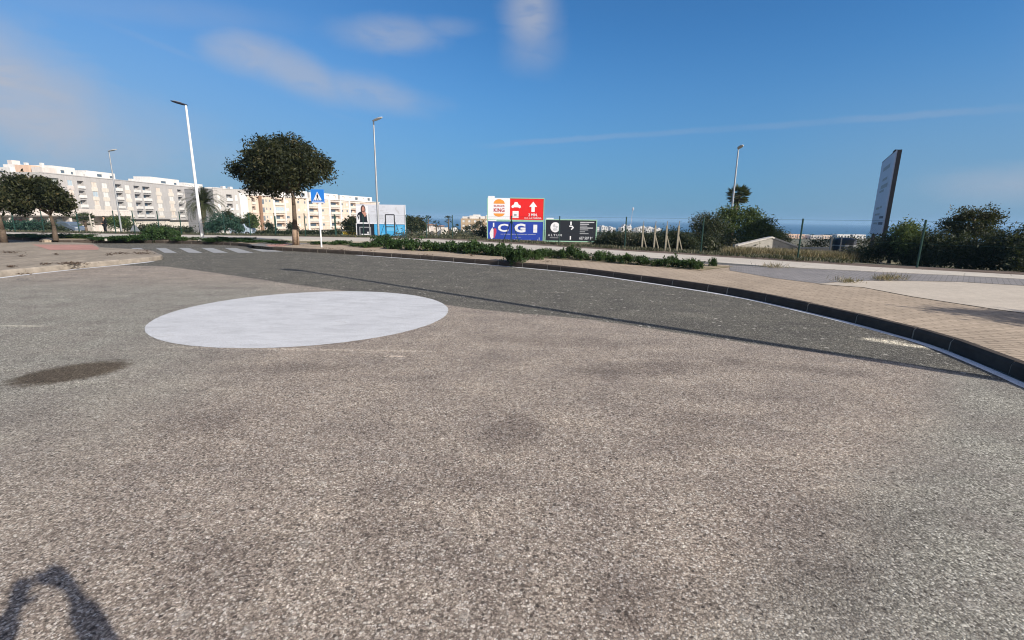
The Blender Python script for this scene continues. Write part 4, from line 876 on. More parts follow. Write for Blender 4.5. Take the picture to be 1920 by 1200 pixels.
# two boards stacked on one stand
DB = 45.0
c0 = at(915, 413, DB); c1 = at(1018.5, 413, DB); z_top = at(965, 371.5, DB).z; z_mid = at(965, 413.2, DB).z; z_bot = at(965, 457, DB).z
root, LX = board('billboard', 'stacked pair of billboards, burger advert with red arrow panel above a blue board', c0, c1, z_mid, z_top, None, None, None, None)
root['label'] = 'stacked billboards: white and red burger advert above a blue board with white letters'
H_ = z_top - z_mid; HB = z_mid - z_bot
gzb = gz(root.location.x, DB)
for fx in (0.12, 0.38, 0.63, 0.88): mb = MB(); mb.box((LX * fx, 0.14, (H_ * .9 + gzb - z_mid - 0.2) / 2), (0.09, 0.09, H_ * .9 - (gzb - z_mid) + 0.2)); mb.build('post', M['galv'], root)
up_ = link('upper_panel', (lambda m_: (m_.bx(0, LX * .395, 0, .06, .06, H_), m_.mesh('upper_panel'))[1])(MB()), V['white'], root)
flat(up_, 'corner_label', [rect(0, .62, H_ + .0, H_ + .16)], -.004, V['white'])
rp = link('arrow_panel', (lambda m_: (m_.bx(LX * .395, LX, 0, .06, .06, H_ - .03), m_.mesh('arrow_panel'))[1])(MB()), V['red'], root)
mb = MB(); mb.bx(-.07, LX + .07, -.02, .08, -.03, .06); mb.bx(-.07, 0, -.02, .08, .06, H_); mb.bx(LX * .395, LX + .06, -.02, .08, H_ - .03, H_ + .05); mb.bx(LX, LX + .06, -.02, .08, .06, H_ - .03); mb.build('frame', V['frame'], root)
bx_ = LX * .20; bw_ = .52
flat(up_, 'bun_top', [ell(bx_, 1.50, bw_, .42, 0, 180)], -.006, V['orange']); flat(up_, 'bun_bottom', [ell(bx_, .62, bw_, .30, 180, 360)], -.006, V['orange'])
text_part(up_, 'lettering', 'BURGER', bx_, 1.20, .20, V['darkred'], w=1.02, bold=.02); text_part(up_, 'lettering', 'KING', bx_, .74, .36, V['darkred'], w=1.02, bold=.03)
rx_ = lambda u: LX * (.395 + .605 * u)
flat(rp, 'car_symbol', [[(rx_(.04), 1.22), (rx_(.06), 1.38), (rx_(.11), 1.44), (rx_(.14), 1.68), (rx_(.22), 1.68), (rx_(.26), 1.44), (rx_(.31), 1.38), (rx_(.33), 1.22), (rx_(.29), 1.12), (rx_(.24), 1.20), (rx_(.13), 1.20), (rx_(.08), 1.12)]], -.006, V['white'])
flat(rp, 'bag_symbol', [rect(rx_(.08), rx_(.26), .22, .86)], -.006, V['white']); flat(rp, 'bag_print', [rect(rx_(.12), rx_(.20), .42, .58)], -.012, V['grey'])
flat(rp, 'arrow', [[(rx_(.64), .80), (rx_(.74), .80), (rx_(.74), 1.26), (rx_(.81), 1.26), (rx_(.69), 1.74), (rx_(.57), 1.26), (rx_(.64), 1.26)]], -.006, V['white'])
text_part(rp, 'lettering', '2 MIN.', rx_(.69), .40, .26, V['white'], w=.85, bold=.02); text_part(rp, 'lettering', 'C.C. LA MARINA', rx_(.69), .15, .16, V['white'], w=1.6, bold=.01)
lp = link('lower_panel', (lambda m_: (m_.bx(0, LX, 0, .06, -HB + .06, -.11), m_.mesh('lower_panel'))[1])(MB()), V['blue'], root)
mb = MB(); mb.bx(-.09, LX + .05, -.02, .08, -.11, -.04); mb.bx(-.09, 0, -.02, .08, -HB, -.11); mb.bx(LX, LX + .09, -.02, .08, -HB, -.11); mb.bx(0, LX, -.02, .08, -HB, -HB + .06); mb.build('frame', V['frame'], root)
zz = lambda v: -HB + .06 + (HB - .17) * v
flat(lp, 'corner_label', [rect(.02, .8, -.10, .0)], -.026, V['white'])
text_part(lp, 'lettering', 'C', LX * .275, zz(.52), HB * .34, V['white'], w=LX * .19, bold=.03); text_part(lp, 'lettering', 'G', LX * .585, zz(.50), HB * .38, V['white'], w=LX * .20, bold=.05); text_part(lp, 'lettering', 'I', LX * .86, zz(.50), HB * .34, V['white'], w=LX * .07, bold=.05)
text_part(lp, 'lettering', 'tu tienda de los mejores sueños', LX * .55, zz(.385), .10, V['lgrey'], w=LX * .64, bold=.02); text_part(lp, 'lettering', 'abierto', LX * .55, zz(.26), .06, V['lgrey'], w=LX * .1)
text_part(lp, 'lettering', 'www.cgimobiliario.com', LX * .47, zz(.10), .15, V['white'], w=LX * .64, bold=.02)
flat(lp, 'emblem', [[(LX * .03, zz(.45)), (LX * .05, zz(.6)), (LX * .08, zz(.72)), (LX * .10, zz(.62)), (LX * .10, zz(.25)), (LX * .07, zz(.12)), (LX * .04, zz(.28))], rect(LX * .09, LX * .115, zz(.74), zz(.93))], -.006, V['white'])
flat(lp, 'emblem_right', [[(LX * .103, zz(.70)), (LX * .15, zz(.66)), (LX * .155, zz(.5)), (LX * .12, zz(.22)), (LX * .103, zz(.25))]], -.006, V['pinkred'])
flat(lp, 'small_emblem', [ell(LX * .905, zz(.13), .05, .10), rect(LX * .93, LX * .94, zz(.08), zz(.28))], -.006, V['lgrey'])
# black board
DK = 42.0
c0 = at(1022, 411, DK); c1 = at(1120, 411, DK); zt = at(1070, 411.2, DK).z; zb = at(1070, 453.5, DK).z
root, LX = board('billboard', 'black billboard with a pale round emblem and rows of grey text on a green frame', c0, c1, zb, zt, None, None, None, None); H_ = zt - zb
gzb = gz(root.location.x, DK)
for fx in (0.06, .36, .68, .95): mb = MB(); mb.box((LX * fx, .14, (H_ * .9 + gzb - zb - .3) / 2), (.09, .09, H_ * .9 - gzb + zb + .3)); mb.build('post', M['wood_pale'], root)
pn = link('panel', (lambda m_: (m_.bx(.08, LX - .08, 0, .06, .08, H_ - .08), m_.mesh('panel'))[1])(MB()), V['black'], root)
mb = MB(); mb.bx(0, LX, -.02, .08, 0, .08); mb.bx(0, LX, -.02, .08, H_ - .08, H_); mb.bx(0, .08, -.02, .08, .08, H_ - .08); mb.bx(LX - .08, LX, -.02, .08, .08, H_ - .08); mb.build('frame', V['frame'], root)
flat(pn, 'corner_label', [rect(.12, .75, H_ - .02, H_ + .1)], -.026, V['white'])
flat(pn, 'round_emblem', [ell(LX * .2, H_ * .64, H_ * .215, H_ * .225, 0, 360, 28)], -.006, V['white']); flat(pn, 'emblem_shading', [ell(LX * .18, H_ * .70, H_ * .05, H_ * .07), ell(LX * .225, H_ * .66, H_ * .06, H_ * .05), ell(LX * .2, H_ * .55, H_ * .10, H_ * .05)], -.010, V['lgrey'])
text_part(pn, 'lettering', 'A L T U M', LX * .2, H_ * .24, H_ * .10, V['lgrey'], w=LX * .27, bold=.02); flat(pn, 'underline_text', [rect(LX * .1, LX * .28, H_ * .16, H_ * .185)], -.006, V['grey'])
flat(pn, 'printed_figure', [rect(LX * .485, LX * .515, H_ * .74, H_ * .9), [(LX * .465, H_ * .72), (LX * .53, H_ * .72), (LX * .56, H_ * .63), (LX * .515, H_ * .53), (LX * .50, H_ * .57), (LX * .53, H_ * .63), (LX * .51, H_ * .67), (LX * .47, H_ * .67)], rect(LX * .487, LX * .51, H_ * .1, H_ * .26)], -.006, V['white'])
for i, (w_, k) in enumerate([(.27, 'lgrey'), (.17, 'lgrey'), (.14, 'grey'), (.25, 'lgrey'), (.16, 'grey'), (.10, 'grey'), (.17, 'grey')]): flat(pn, 'text_row', [rect(LX * .675, LX * (.675 + w_), H_ * (.855 - i * .083), H_ * (.895 - i * .083))], -.006, V[k])
text_part(pn, 'lettering', '627 507 91', LX * .80, H_ * .11, H_ * .13, V['lgrey'], w=LX * .25, bold=.03)
# hoarding with the portrait
DW = 36.0
c0 = at(667, 388, DW); c1 = at(758.5, 388, DW); zt = at(712, 383.5, DW).z; zm = at(712, 419.5, DW).z; zb = at(712, 448.5, DW).z
root, LX = board('billboard', 'white and blue hoarding with a portrait of a woman in black', c0, c1, zb, zt, None, None, None, None); H_ = zt - zb; hm = zm - zb
gzb = gz(root.location.x, DW)
for fx in (.02, .35, .66, .98): mb = MB(); mb.box((LX * fx, .12, (H_ + gzb - zb - .2) / 2), (.08, .08, H_ - gzb + zb + .2)); mb.build('post', M['galv'], root)
pn = link('white_panel', (lambda m_: (m_.bx(0, LX, 0, .05, hm, H_), m_.mesh('white_panel'))[1])(MB()), V['pale'], root)
bp = link('black_picture', (lambda m_: (m_.bx(0, LX * .355, 0, .05, 0, hm - .02), m_.mesh('black_picture'))[1])(MB()), V['black'], root)
cp = link('blue_panel', (lambda m_: (m_.bx(LX * .36, LX, 0, .05, -.05, hm - .02), m_.mesh('blue_panel'))[1])(MB()), V['cyan'], root)
X_ = lambda u: LX * u; Z_ = lambda v: hm + (H_ - hm) * v
flat(pn, 'portrait_background', [rect(X_(.005), X_(.25), Z_(.02), Z_(.93))], -.004, V['white'])
flat(pn, 'printed_hair', [ell(X_(.148), Z_(.72), X_(.05), (H_ - hm) * .24)], -.006, V['darkred'] if False else vinyl('print_brown', (0.07, 0.035, 0.03)))
flat(pn, 'printed_dress', [[(X_(.055), Z_(.06)), (X_(.24), Z_(.06)), (X_(.225), Z_(.12)), (X_(.215), Z_(.45)), (X_(.19), Z_(.58)), (X_(.13), Z_(.60)), (X_(.085), Z_(.62)), (X_(.04), Z_(.54)), (X_(.018), Z_(.42)), (X_(.045), Z_(.18)), (X_(.055), Z_(.3)), (X_(.045), Z_(.42)), (X_(.065), Z_(.46)), (X_(.075), Z_(.12))]], -.008, V['black'])
flat(pn, 'printed_face', [ell(X_(.152), Z_(.74), X_(.027), (H_ - hm) * .15), [(X_(.12), Z_(.58)), (X_(.14), Z_(.64)), (X_(.17), Z_(.64)), (X_(.215), Z_(.55)), (X_(.20), Z_(.40)), (X_(.175), Z_(.34)), (X_(.15), Z_(.46))]], -.010, V['skin'])
for i, (u0, u1, v) in enumerate([(.34, .38, .86), (.54, .60, .86), (.38, .46, .71), (.5, .57, .66), (.30, .39, .60), (.55, .67, .56), (.38, .55, .44), (.38, .56, .34), (.40, .56, .25), (.40, .46, .16), (.62, .64, .70)]): flat(pn, 'text_row', [rect(X_(u0), X_(u1), Z_(v), Z_(v + .04))], -.006, V['lgrey'])
flat(pn, 'scroll_print', [[(X_(.80), Z_(.84)), (X_(.84), Z_(.88)), (X_(.83), Z_(.76)), (X_(.88), Z_(.66)), (X_(.90), Z_(.5)), (X_(.87), Z_(.55)), (X_(.82), Z_(.70))]], -.006, V['lgrey'])
Zb = lambda v: (hm - .02) * v
flat(bp, 'printed_frame', [rect(X_(.05), X_(.29), Zb(.74), Zb(.80)), rect(X_(.05), X_(.07), Zb(.08), Zb(.74)), rect(X_(.27), X_(.29), Zb(.08), Zb(.74))], -.006, V['grey']); flat(bp, 'printed_shelf', [rect(X_(.09), X_(.26), Zb(.27), Zb(.34)), rect(X_(.21), X_(.24), Zb(.36), Zb(.48))], -.008, V['white'])
flat(cp, 'light_print', [rect(X_(.62), X_(.80), Zb(.55), Zb(.92)), rect(X_(.50), X_(.56), Zb(.1), Zb(.4)), [(X_(.85), Zb(.9)), (X_(.95), Zb(.9)), (X_(.9), Zb(.3)), (X_(.82), Zb(.2))]], -.006, V['cyan2'])
mb = MB(); mb.bx(LX, LX + .05, -.03, .08, -.05, H_); mb.bx(0, LX, -.03, .0, hm - .02, hm + .01); mb.bx(-.05, 0, -.03, .08, -.05, hm); mb.build('frame', V['white'], root)

# tall panel at the right, seen almost edge-on
ca = Vector((18.62, 24.0, 0)); cb = Vector((21.7, 28.9, 0)); zt = at(1684, 281.5, 24.0).z; zb = at(1652, 441, 24.0).z
d = ca - cb; rz = math.atan2(d.y, d.x); LX = d.length
root = empty('billboard', (cb.x, cb.y, 0), rz); gzb = gz(ca.x, ca.y); root.location.z = gzb
tag(root, 'tall blank-looking white panel on dark posts, seen nearly edge-on above the right thicket', 'billboard')
z0 = zb - gzb; z1 = zt - gzb; M['dark_steel'] = mat('dark_steel', (0.022, 0.022, 0.026), 0.6, 0.2, 3, 0.4)
# the viewer sees the face on the -y side of the local frame
pn = link('panel', (lambda m_: (m_.bx(0, LX, -.05, 0, z0, z1), m_.mesh('panel'))[1])(MB()), vinyl('panel_pale_blue', (0.50, 0.55, 0.66)), root)
mb = MB(); mb.bx(LX - .02, LX + .02, 0.001, .17, -.4, z1 + .02); mb.bx(LX - .17, LX - .02, .001, .17, -.4, z1 + .02); mb.build('post', M['dark_steel'], root)
mb = MB(); mb.bx(.6, .77, .001, .17, -.6, z1 - .1); mb.build('post', M['dark_steel'], root)
mb = MB(); mb.bx(LX - .9, LX - .1, -.10, -.05, z1, z1 + .05); mb.bx(0, LX - .02, -.06, .02, z1, z1 + .03); mb.bx(0, LX - .02, -.06, .02, z0 - .03, z0); mb.build('frame', M['dark_steel'], root)
zr = lambda v: z0 + (z1 - z0) * v
for i, (u0, u1, v, h_) in enumerate([(.25, .75, .84, .05), (.35, .7, .70, .035), (.3, .8, .60, .05), (.25, .6, .555, .03), (.2, .5, .33, .03), (.55, .68, .34, .03), (.2, .6, .25, .025), (.62, .92, .205, .03), (.2, .55, .13, .025), (.62, .95, .125, .035)]):
    flat(pn, 'text_row', [rect(LX * u0, LX * u1, zr(v), zr(v + h_))], -.056, V['grey'] if i not in (7, 9) else V['navy'])

# ------------------------------------------------------------------ pedestrian crossing sign
sb_ = gp(603, 463.5, .15); root = empty('crossing_sign', sb_); tag(root, 'blue square pedestrian-crossing sign on a white pole beside the round street tree', 'road sign')
S = at(600, 368, sb_.y); zc_ = S.z - .15; mb = MB(); mb.path([(0, 0, 0), (0, .0, zc_ + .2)], [.034, .034], 12); mb.build('pole', M['white_pole'], root)
pm_ = MB(); pm_.box((0, -.045, zc_), (.60, .03, .60)); pl_ = pm_.build('sign_plate', V['signblue'], root, bevel=.01)
flat(pl_, 'white_triangle', [[(-.20, zc_ - .19), (.20, zc_ - .19), (0, zc_ + .20)]], -.063, V['white'])
flat(pl_, 'walking_figure', [ell(.0, zc_ + .10, .022, .026), [(-.03, zc_ + .07), (.03, zc_ + .07), (.045, zc_ - .02), (.03, zc_ - .04), (.05, zc_ - .15), (.02, zc_ - .15), (0, zc_ - .06), (-.03, zc_ - .15), (-.055, zc_ - .15), (-.025, zc_ - .04), (-.04, zc_ - .0)]], -.066, V['black'])
flat(pl_, 'crossing_stripes', [rect(-.16 + i * .08, -.12 + i * .08, zc_ - .185, zc_ - .155) for i in range(5)], -.067, V['black'])
mb = MB(); mb.bx(-.27, .27, -.062, -.060, zc_ - .285, zc_ - .245); mb.build('white_border', V['white'], pl_)

# ------------------------------------------------------------------ fences
def wire_mat():
    m = bpy.data.materials.new('chain_link_mesh'); m.use_nodes = True; T = NT(m.node_tree); P = T.new('ShaderNodeTexCoord').outputs['Object']
    sp = T.new('ShaderNodeSeparateXYZ'); T.l.new(P, sp.inputs[0])
    u = T.math('ADD', sp.outputs[0], sp.outputs[2]); w = T.math('SUBTRACT', sp.outputs[0], sp.outputs[2])
    k = 1 / 0.055; tri = lambda q: T.math('ABSOLUTE', T.math('SUBTRACT', T.math('FRACT', T.math('MULTIPLY', q, k)), .5))
    a = T.math('GREATER_THAN', tri(u), 0.487); b = T.math('GREATER_THAN', tri(w), 0.487)
    mask = T.math('MAXIMUM', a, b); tr = T.new('ShaderNodeBsdfTransparent'); mx = T.new('ShaderNodeMixShader', inp={0: mask})
    pr_ = T.n['Principled BSDF']; pr_.inputs['Base Color'].default_value = (0.02, 0.06, 0.05, 1); pr_.inputs['Roughness'].default_value = 0.6
    T.l.new(tr.outputs[0], mx.inputs[1]); T.l.new(pr_.outputs[0], mx.inputs[2]); T.l.new(mx.outputs[0], T.n['Material Output'].inputs[0]); return m
M['mesh'] = wire_mat()
def fence(label, p0, p1, posts, h=1.6, zf=gz, brace=None):
    """posts: distances along the fence"""
    d = (p1 - p0); L = d.length; rz = math.atan2(d.y, d.x); root = empty('wire_fence', (p0.x, p0.y, 0.15), rz); tag(root, label, 'fence')
    for i, s in enumerate(posts):
        mb = MB(); mb.path([(s, 0, -.02), (s, 0, h)], [.032, .032], 8); mb.ellipsoid((s, 0, h), (.036, .036, .02), 8, 4)
        mb.build('fence_post', M['fence_green'], root)
        if brace and i in brace:
            mb = MB(); mb.path([(s, 0, h * .85), (s + .7, 0, 0)], [.022, .022], 6); mb.path([(s, 0, h * .85), (s - .7, 0, 0)], [.022, .022], 6); mb.build('brace', M['fence_green'], root)
    mb = MB()
    for z in (0.04, h * .5, h - .03): mb.tube((0, -.035, z), (L, -.035, z), .0035, n=5)
    mb.build('wire', M['fence_green'], root)
    me = bpy.data.meshes.new('chain_link'); me.from_pydata([(0, -.034, .02), (L, -.034, .02), (L, -.034, h - .03), (0, -.034, h - .03)], [], [(0, 1, 2, 3)]); link('chain_link', me, M['mesh'], root)
    return root
FR0 = FA + (-FD) * 8; corner = FA + FD * ((33.2 - 16.1) / FD.y * 1.0)
# posts at the photographed places
def fpost(px, py=480):
    r_ = ray(px, py); o2 = Vector((0, 0)); k = ((FA.x * FN.x + FA.y * FN.y)) / (r_.x * FN.x + r_.y * FN.y); q = Vector((r_.x * k, r_.y * k, 0)); return (q - FR0).dot(FD)
fence('green wire fence running from the right thicket past the boards', FR0, corner, [fpost(q) for q in (2060, 1723, 1496, 1313, 1170, 1047, 958, 849)], 1.58, brace={6})
lf = lambda px: at(px, 440, FY).x - (-50)
fence('green wire fence along the left footpath', Vector((-50, FY, 0)), Vector((corner.x, FY, 0)), [lf(q) for q in (-60, 30, 84, 150, 218, 254, 300, 341, 422, 470, 517, 573, 629, 682, 762, 800)], 1.55)
# pull-up style frame by the hoarding
b0 = at(724, 440, 33.9); b1 = at(740.5, 440, 33.9); root = empty('metal_frame', (b0.x, 33.9, gz(b0.x, 33.9))); tag(root, 'dark metal goal-like frame standing in front of the blue hoarding', 'metal frame')
w_ = b1.x - b0.x; hh = at(730, 402.5, 33.9).z - root.location.z
for x in (0, w_): mb = MB(); mb.path([(x, 0, 0), (x, 0, hh)], [.04, .04], 8); mb.build('upright', M['dark_steel'], root)
mb = MB(); mb.path([(0, 0, hh), (w_, 0, hh)], [.035, .035], 8); mb.path([(0, 0, hh * .47), (w_, 0, hh * .47)], [.03, .03], 8); mb.build('crossbar', M['dark_steel'], root)
for x, s in ((0, -1), (w_, 1)): mb = MB(); mb.path([(x, 0, hh * .75), (x + s * .45, 0, 0)], [.018, .018], 6); mb.build('brace', M['dark_steel'], root)
b0 = at(693.5, 440, 34.2); root = empty('steel_post', (b0.x, 34.2, gz(b0.x, 34.2))); tag(root, 'single thin grey post in front of the portrait on the hoarding', 'post'); hh = at(694, 401, 34.2).z - root.location.z
mb = MB(); mb.path([(0, 0, 0), (0, 0, hh)], [.03, .03], 8); mb.ellipsoid((0, 0, hh), (.034, .034, .02)); root2 = mb.build('pole', M['galv'], root)
# propped posts
for i, px in enumerate((1203, 1225.5, 1247, 1269)):
    y = 24.6 - i * .75; b0 = at(px, 470, y); b0.z = gz(b0.x, y); root = empty('propped_post', b0); tag(root, ['leftmost', 'second from left', 'third from left', 'rightmost'][i] + ' of the four pale posts propped by diagonal struts', 'post', 'pale posts propped by struts')
    hp = at(px, 423, y).z - b0.z; ht = at(px, 414, y).z - b0.z
    mb = MB(); mb.box((0, 0, hp / 2), (.075, .075, hp)); mb.tube((0, 0, hp), (0.01, 0, ht), .015, n=6); mb.build('post', M['wood_pale'], root)
    mb = MB(); mb.tube((.02, 0, hp * .62), (.23, -.12, 0), .028, n=6); mb.build('strut', M['wood_pale'], root)

# ------------------------------------------------------------------ shed with gabled wall
shY = 27.0; xa = at(1378, 465, shY).x; xb_ = at(1556, 470, shY).x; root = empty('gabled_wall', (xa, shY, gz(xa, shY))); tag(root, 'low concrete wall with a shallow gable among dry grass behind the fence', 'wall'); zg = root.location.z
Zp = lambda px, py: at(px, py, shY).z - zg; Xp = lambda px: at(px, 465, shY).x - xa
pf = [(0, -.5), (Xp(1556), -.5), (Xp(1556), Zp(1556, 464)), (Xp(1495), Zp(1495, 464)), (Xp(1445), Zp(1445, 446.5)), (Xp(1382), Zp(1382, 462)), (0, Zp(1378, 458))]
mb = MB(); mb.prism(pf, 0, 0.3); mb.build('wall', M['concrete'], root)
mb = MB()
for (a, b) in [((Xp(1495), Zp(1495, 464)), (Xp(1445), Zp(1445, 446.5))), ((Xp(1445), Zp(1445, 446.5)), (Xp(1382), Zp(1382, 462)))]:
    mb.prism([(a[0], a[1] + .002), (b[0], b[1] + .002), (b[0], b[1] + .09), (a[0], a[1] + .09)], -.05, 0.35)
mb.build('coping', mat('pale_tiles', (0.60, 0.56, 0.50), .9, .12, 4), root)
for i, (px, y, top) in enumerate([(1556, 25.8, 443), (1574.5, 25.2, 444)]):
    b0 = at(px, 470, y); b0.z = gz(b0.x, y); o = empty('concrete_post', b0); tag(o, ['pale leaning post at the right end of the gabled wall', 'thin grey post right of the gabled wall, before the dark tank'][i], 'post')
    mb = MB(); hp = at(px, top, y).z - b0.z; mb.box((0, 0, hp / 2), (.08 - .03 * i, .08 - .03 * i, hp)); mb.build('shaft', M['concrete'], o, bevel=.01)
b0 = at(1584, 450, 29.5); b0.z = gz(b0.x, 29.5); root = empty('water_tank', b0); tag(root, 'dark grey tank with a pale band standing behind the thin grey post', 'tank'); th = at(1584, 446, 29.5).z - b0.z
mb = MB(); mb.tube((0, 0, 0), (0, 0, th * .9), .62, n=24); mb.ellipsoid((0, 0, th * .9), (.62, .62, th * .12), 24, 8); mb.build('body', mat('dark_tank', (0.05, 0.055, 0.07), .5, .1, 3), root, smooth=False)
mb = MB(); mb.tube((0, 0, th * .6), (0, 0, th * .66), .635, n=24); mb.build('band', M['galv'], root)
# ------------------------------------------------------------------ apartment blocks
def wall_mat(name, c, band=0.0):
    m = bpy.data.materials.new(name); m.use_nodes = True; T = NT(m.node_tree); p = T.n['Principled BSDF']; P = T.new('ShaderNodeTexCoord').outputs['Object']
    a = T.noise(P, 0.25, 5, 0.6); mp = T.new('ShaderNodeMapping', inp={'Vector': P, 'Scale': (2.2, 2.2, 0.12)}); b = T.noise(mp.outputs[0], 1.0, 5, 0.65)
    k = T.mix(1.0, (*c, 1), T.ramp(a, [(0.3, (0.90,) * 3), (0.7, (1.06,) * 3)]), 'MULTIPLY'); k = T.mix(1.0, k, T.ramp(b, [(0.28, (0.86, 0.85, 0.83)), (0.55, (1, 1, 1))]), 'MULTIPLY')
    T.set(p, 'Base Color', k); p.inputs['Roughness'].default_value = 0.9; p.inputs['Specular IOR Level'].default_value = 0.2; return m
B = dict(grey=wall_mat('grey_render', (0.46, 0.44, 0.425)), grey_shaded=wall_mat('shaded_grey_render', (0.36, 0.39, 0.36)), white=wall_mat('white_render', (0.72, 0.70, 0.67)), peach=wall_mat('peach_render', (0.66, 0.53, 0.43)), peachd=wall_mat('brown_render', (0.27, 0.16, 0.10)),
         cream=wall_mat('cream_render', (0.68, 0.62, 0.54)), pink=wall_mat('pinkish_render', (0.62, 0.56, 0.52)), orange=wall_mat('orange_render', (0.68, 0.48, 0.36)), tan=wall_mat('tan_render', (0.50, 0.37, 0.24)), dark=mat('dark_opening', (0.05, 0.045, 0.04), 0.6, .2, 1),
         shut=mat('white_roller_shutter', (0.72, 0.70, 0.66), .6, .05, 3), shutp=mat('peach_roller_shutter', (0.70, 0.60, 0.51), .6, .05, 3), glass=mat('window_glass', (0.10, 0.13, 0.16), .12, .1, 2, .6), glassb=mat('pale_reflecting_glass', (0.42, 0.50, 0.55), .2, .1, 2, .6),
         frame=mat('pale_window_frame', (0.62, 0.62, 0.60), .6, .05, 2), red=mat('red_brown_shopfront', (0.30, 0.10, 0.07), .8, .15, 2), green=mat('green_shopfront', (0.16, 0.34, 0.25), .6, .1, 2), canopy=mat('brown_canopy_edge', (0.10, 0.085, 0.07), .8, .1, 2), solar=mat('blue_awning', (0.04, 0.08, 0.22), .4, .1, 2))
def facade_frame(p0, p1, z0):
    """local x along the facade from p0 to p1, local -y towards the viewer"""
    d = p1 - p0; return math.atan2(d.y, d.x), math.hypot(d.x, d.y)
def s_of(px, p0, p1):
    r_ = ray(px, 400); d = p1 - p0; n = Vector((-d.y, d.x, 0)); k = p0.dot(n) / (r_.x * n.x + r_.y * n.y); return (Vector((r_.x * k, r_.y * k, 0)) - p0).dot(d) / d.length
def holed_wall(L, z0, z1, openings, depth, back_d, m, root, name='wall', x0=0.0):
    """front wall with real openings and reveals plus the block behind it"""
    xs = sorted({x0, L, *[o[0] for o in openings], *[o[1] for o in openings]}); zs = sorted({z0, z1, *[o[2] for o in openings], *[o[3] for o in openings]})
    mb = MB()
    for i in range(len(xs) - 1):
        for j in range(len(zs) - 1):
            cx, cz = (xs[i] + xs[i + 1]) / 2, (zs[j] + zs[j + 1]) / 2
            if any(o[0] < cx < o[1] and o[2] < cz < o[3] for o in openings): continue
            mb.add([(xs[i], 0, zs[j]), (xs[i + 1], 0, zs[j]), (xs[i + 1], 0, zs[j + 1]), (xs[i], 0, zs[j + 1])], [(0, 1, 2, 3)])
    for o in openings:
        a, b, c, d, dp = o; mb.add([(a, 0, c), (b, 0, c), (b, 0, d), (a, 0, d), (a, dp, c), (b, dp, c), (b, dp, d), (a, dp, d)], [(0, 4, 5, 1), (1, 5, 6, 2), (2, 6, 7, 3), (3, 7, 4, 0), (4, 5, 6, 7)])
    mb.add([(x0, 0, z0), (L, 0, z0), (L, 0, z1), (x0, 0, z1), (x0, depth, z0), (L, depth, z0), (L, depth, z1), (x0, depth, z1)], [(1, 5, 6, 2), (5, 4, 7, 6), (4, 0, 3, 7), (3, 2, 6, 7)])
    return mb.build(name, m, root)
_wc = {}
def window(root, a, b, c, d, dp, kind, rnd):
    """one window: frame with a pane or roller shutter of its own"""
    key = (round(b - a, 1), round(d - c, 1), kind); w, h = b - a, d - c
    if key not in _wc:
        mb = MB(); t = .07; mb.bx(-w / 2, w / 2, -.03, .05, 0, t); mb.bx(-w / 2, w / 2, -.03, .05, h - t, h); mb.bx(-w / 2, -w / 2 + t, -.03, .05, t, h - t); mb.bx(w / 2 - t, w / 2, -.03, .05, t, h - t); mb.bx(-.03, .03, -.02, .04, t, h - t)
        me = mb.mesh('window'); me.materials.append(B['frame']); mb = MB(); mb.bx(-w / 2 + t, w / 2 - t, .0, .03, t, h - t)
        if kind in ('shut', 'shutp'): mb.bx(-w / 2 + t, w / 2 - t, -.02, .0, h * .22, h - t)
        mp_ = mb.mesh('pane'); mp_.materials.append(B[kind]); _wc[key] = (me, mp_)
    me, mp_ = _wc[key]; o = link('window', me, None, root, ((a + b) / 2, dp - .06, c)); link('shutter' if kind.startswith('shut') else 'pane', mp_, None, o)
def balcony(root, a, b, c, d, dp, rnd, par, dark='glass'):
    mb = MB(); hp = (d - c) * rnd.uniform(.36, .44); mb.bx(a - .05, b + .05, -.28, -.16, c - .12, c + hp); mb.bx(a - .05, b + .05, -.28, dp - .02, c - .14, c + .02)
    mb.bx(a - .05, a + .05, -.16, -.002, c, c + hp); mb.bx(b - .05, b + .05, -.16, -.002, c, c + hp)
    o = mb.build('balcony', par, root); mb = MB(); w = (b - a) * rnd.choice((.45, .6)); x = a + (b - a) * rnd.uniform(.08, .3); mb.bx(x, x + w, dp - .08, dp - .02, c + .05, d - .35)
    mb.build('balcony_door', B[dark], o)
rnd = random.Random(21)
# --- grey block: long facade receding to the right
p0 = at(88, 397, 146); p1 = at(467, 402, 262); p0.z = p1.z = 0
rz, L = facade_frame(p0, p1, 0); zg = -6.8
root = empty('apartment_block', (p0.x, p0.y, 0), rz); tag(root, 'long grey six-storey apartment block with columns of pale shutters, at the left', 'apartment block')
ops = []; wins = []; bals = []
tops = [11.5, 8.45, 5.4, 2.35]
for (a, b, k) in [(137, 146, 'w'), (155, 167, 'b'), (181, 190, 'w'), (200, 209, 'w'), (222, 236, 'b'), (242, 250, 'w'), (258, 269, 'b'), (274, 288, 'b'), (299, 306.5, 'w'), (322, 329, 'w'), (338, 346, 'b'), (352, 358, 'w'), (366, 373, 'w'), (381, 389, 'b'), (397, 402, 'w'), (411, 416, 'w'), (428, 438, 'b'), (444, 449, 'w'), (458, 463, 'b')]:
    sa, sb2 = s_of(a, p0, p1), s_of(b, p0, p1)
    for fl, tp in enumerate(tops):
        if k == 'w': o = (sa, sb2, tp - 1.75, tp, .16); ops.append(o); wins.append((o, 'glassb' if (a, fl) in ((137, 0), (181, 1)) else ('shutp' if (fl > 0 and a < 200) or rnd.random() < .25 else 'shut')))
        else: o = (sa, sb2, tp - 2.35, tp, 1.15); ops.append(o); bals.append(o)
    if k == 'w': o = (sa, sb2, tops[-1] - 4.4, tops[-1] - 3.0, .14); ops.append(o); wins.append((o, 'shut'))
t0, t1 = s_of(93, p0, p1), s_of(122, p0, p1); ops.append((t0, t1, 9.6, 11.7, 1.6))
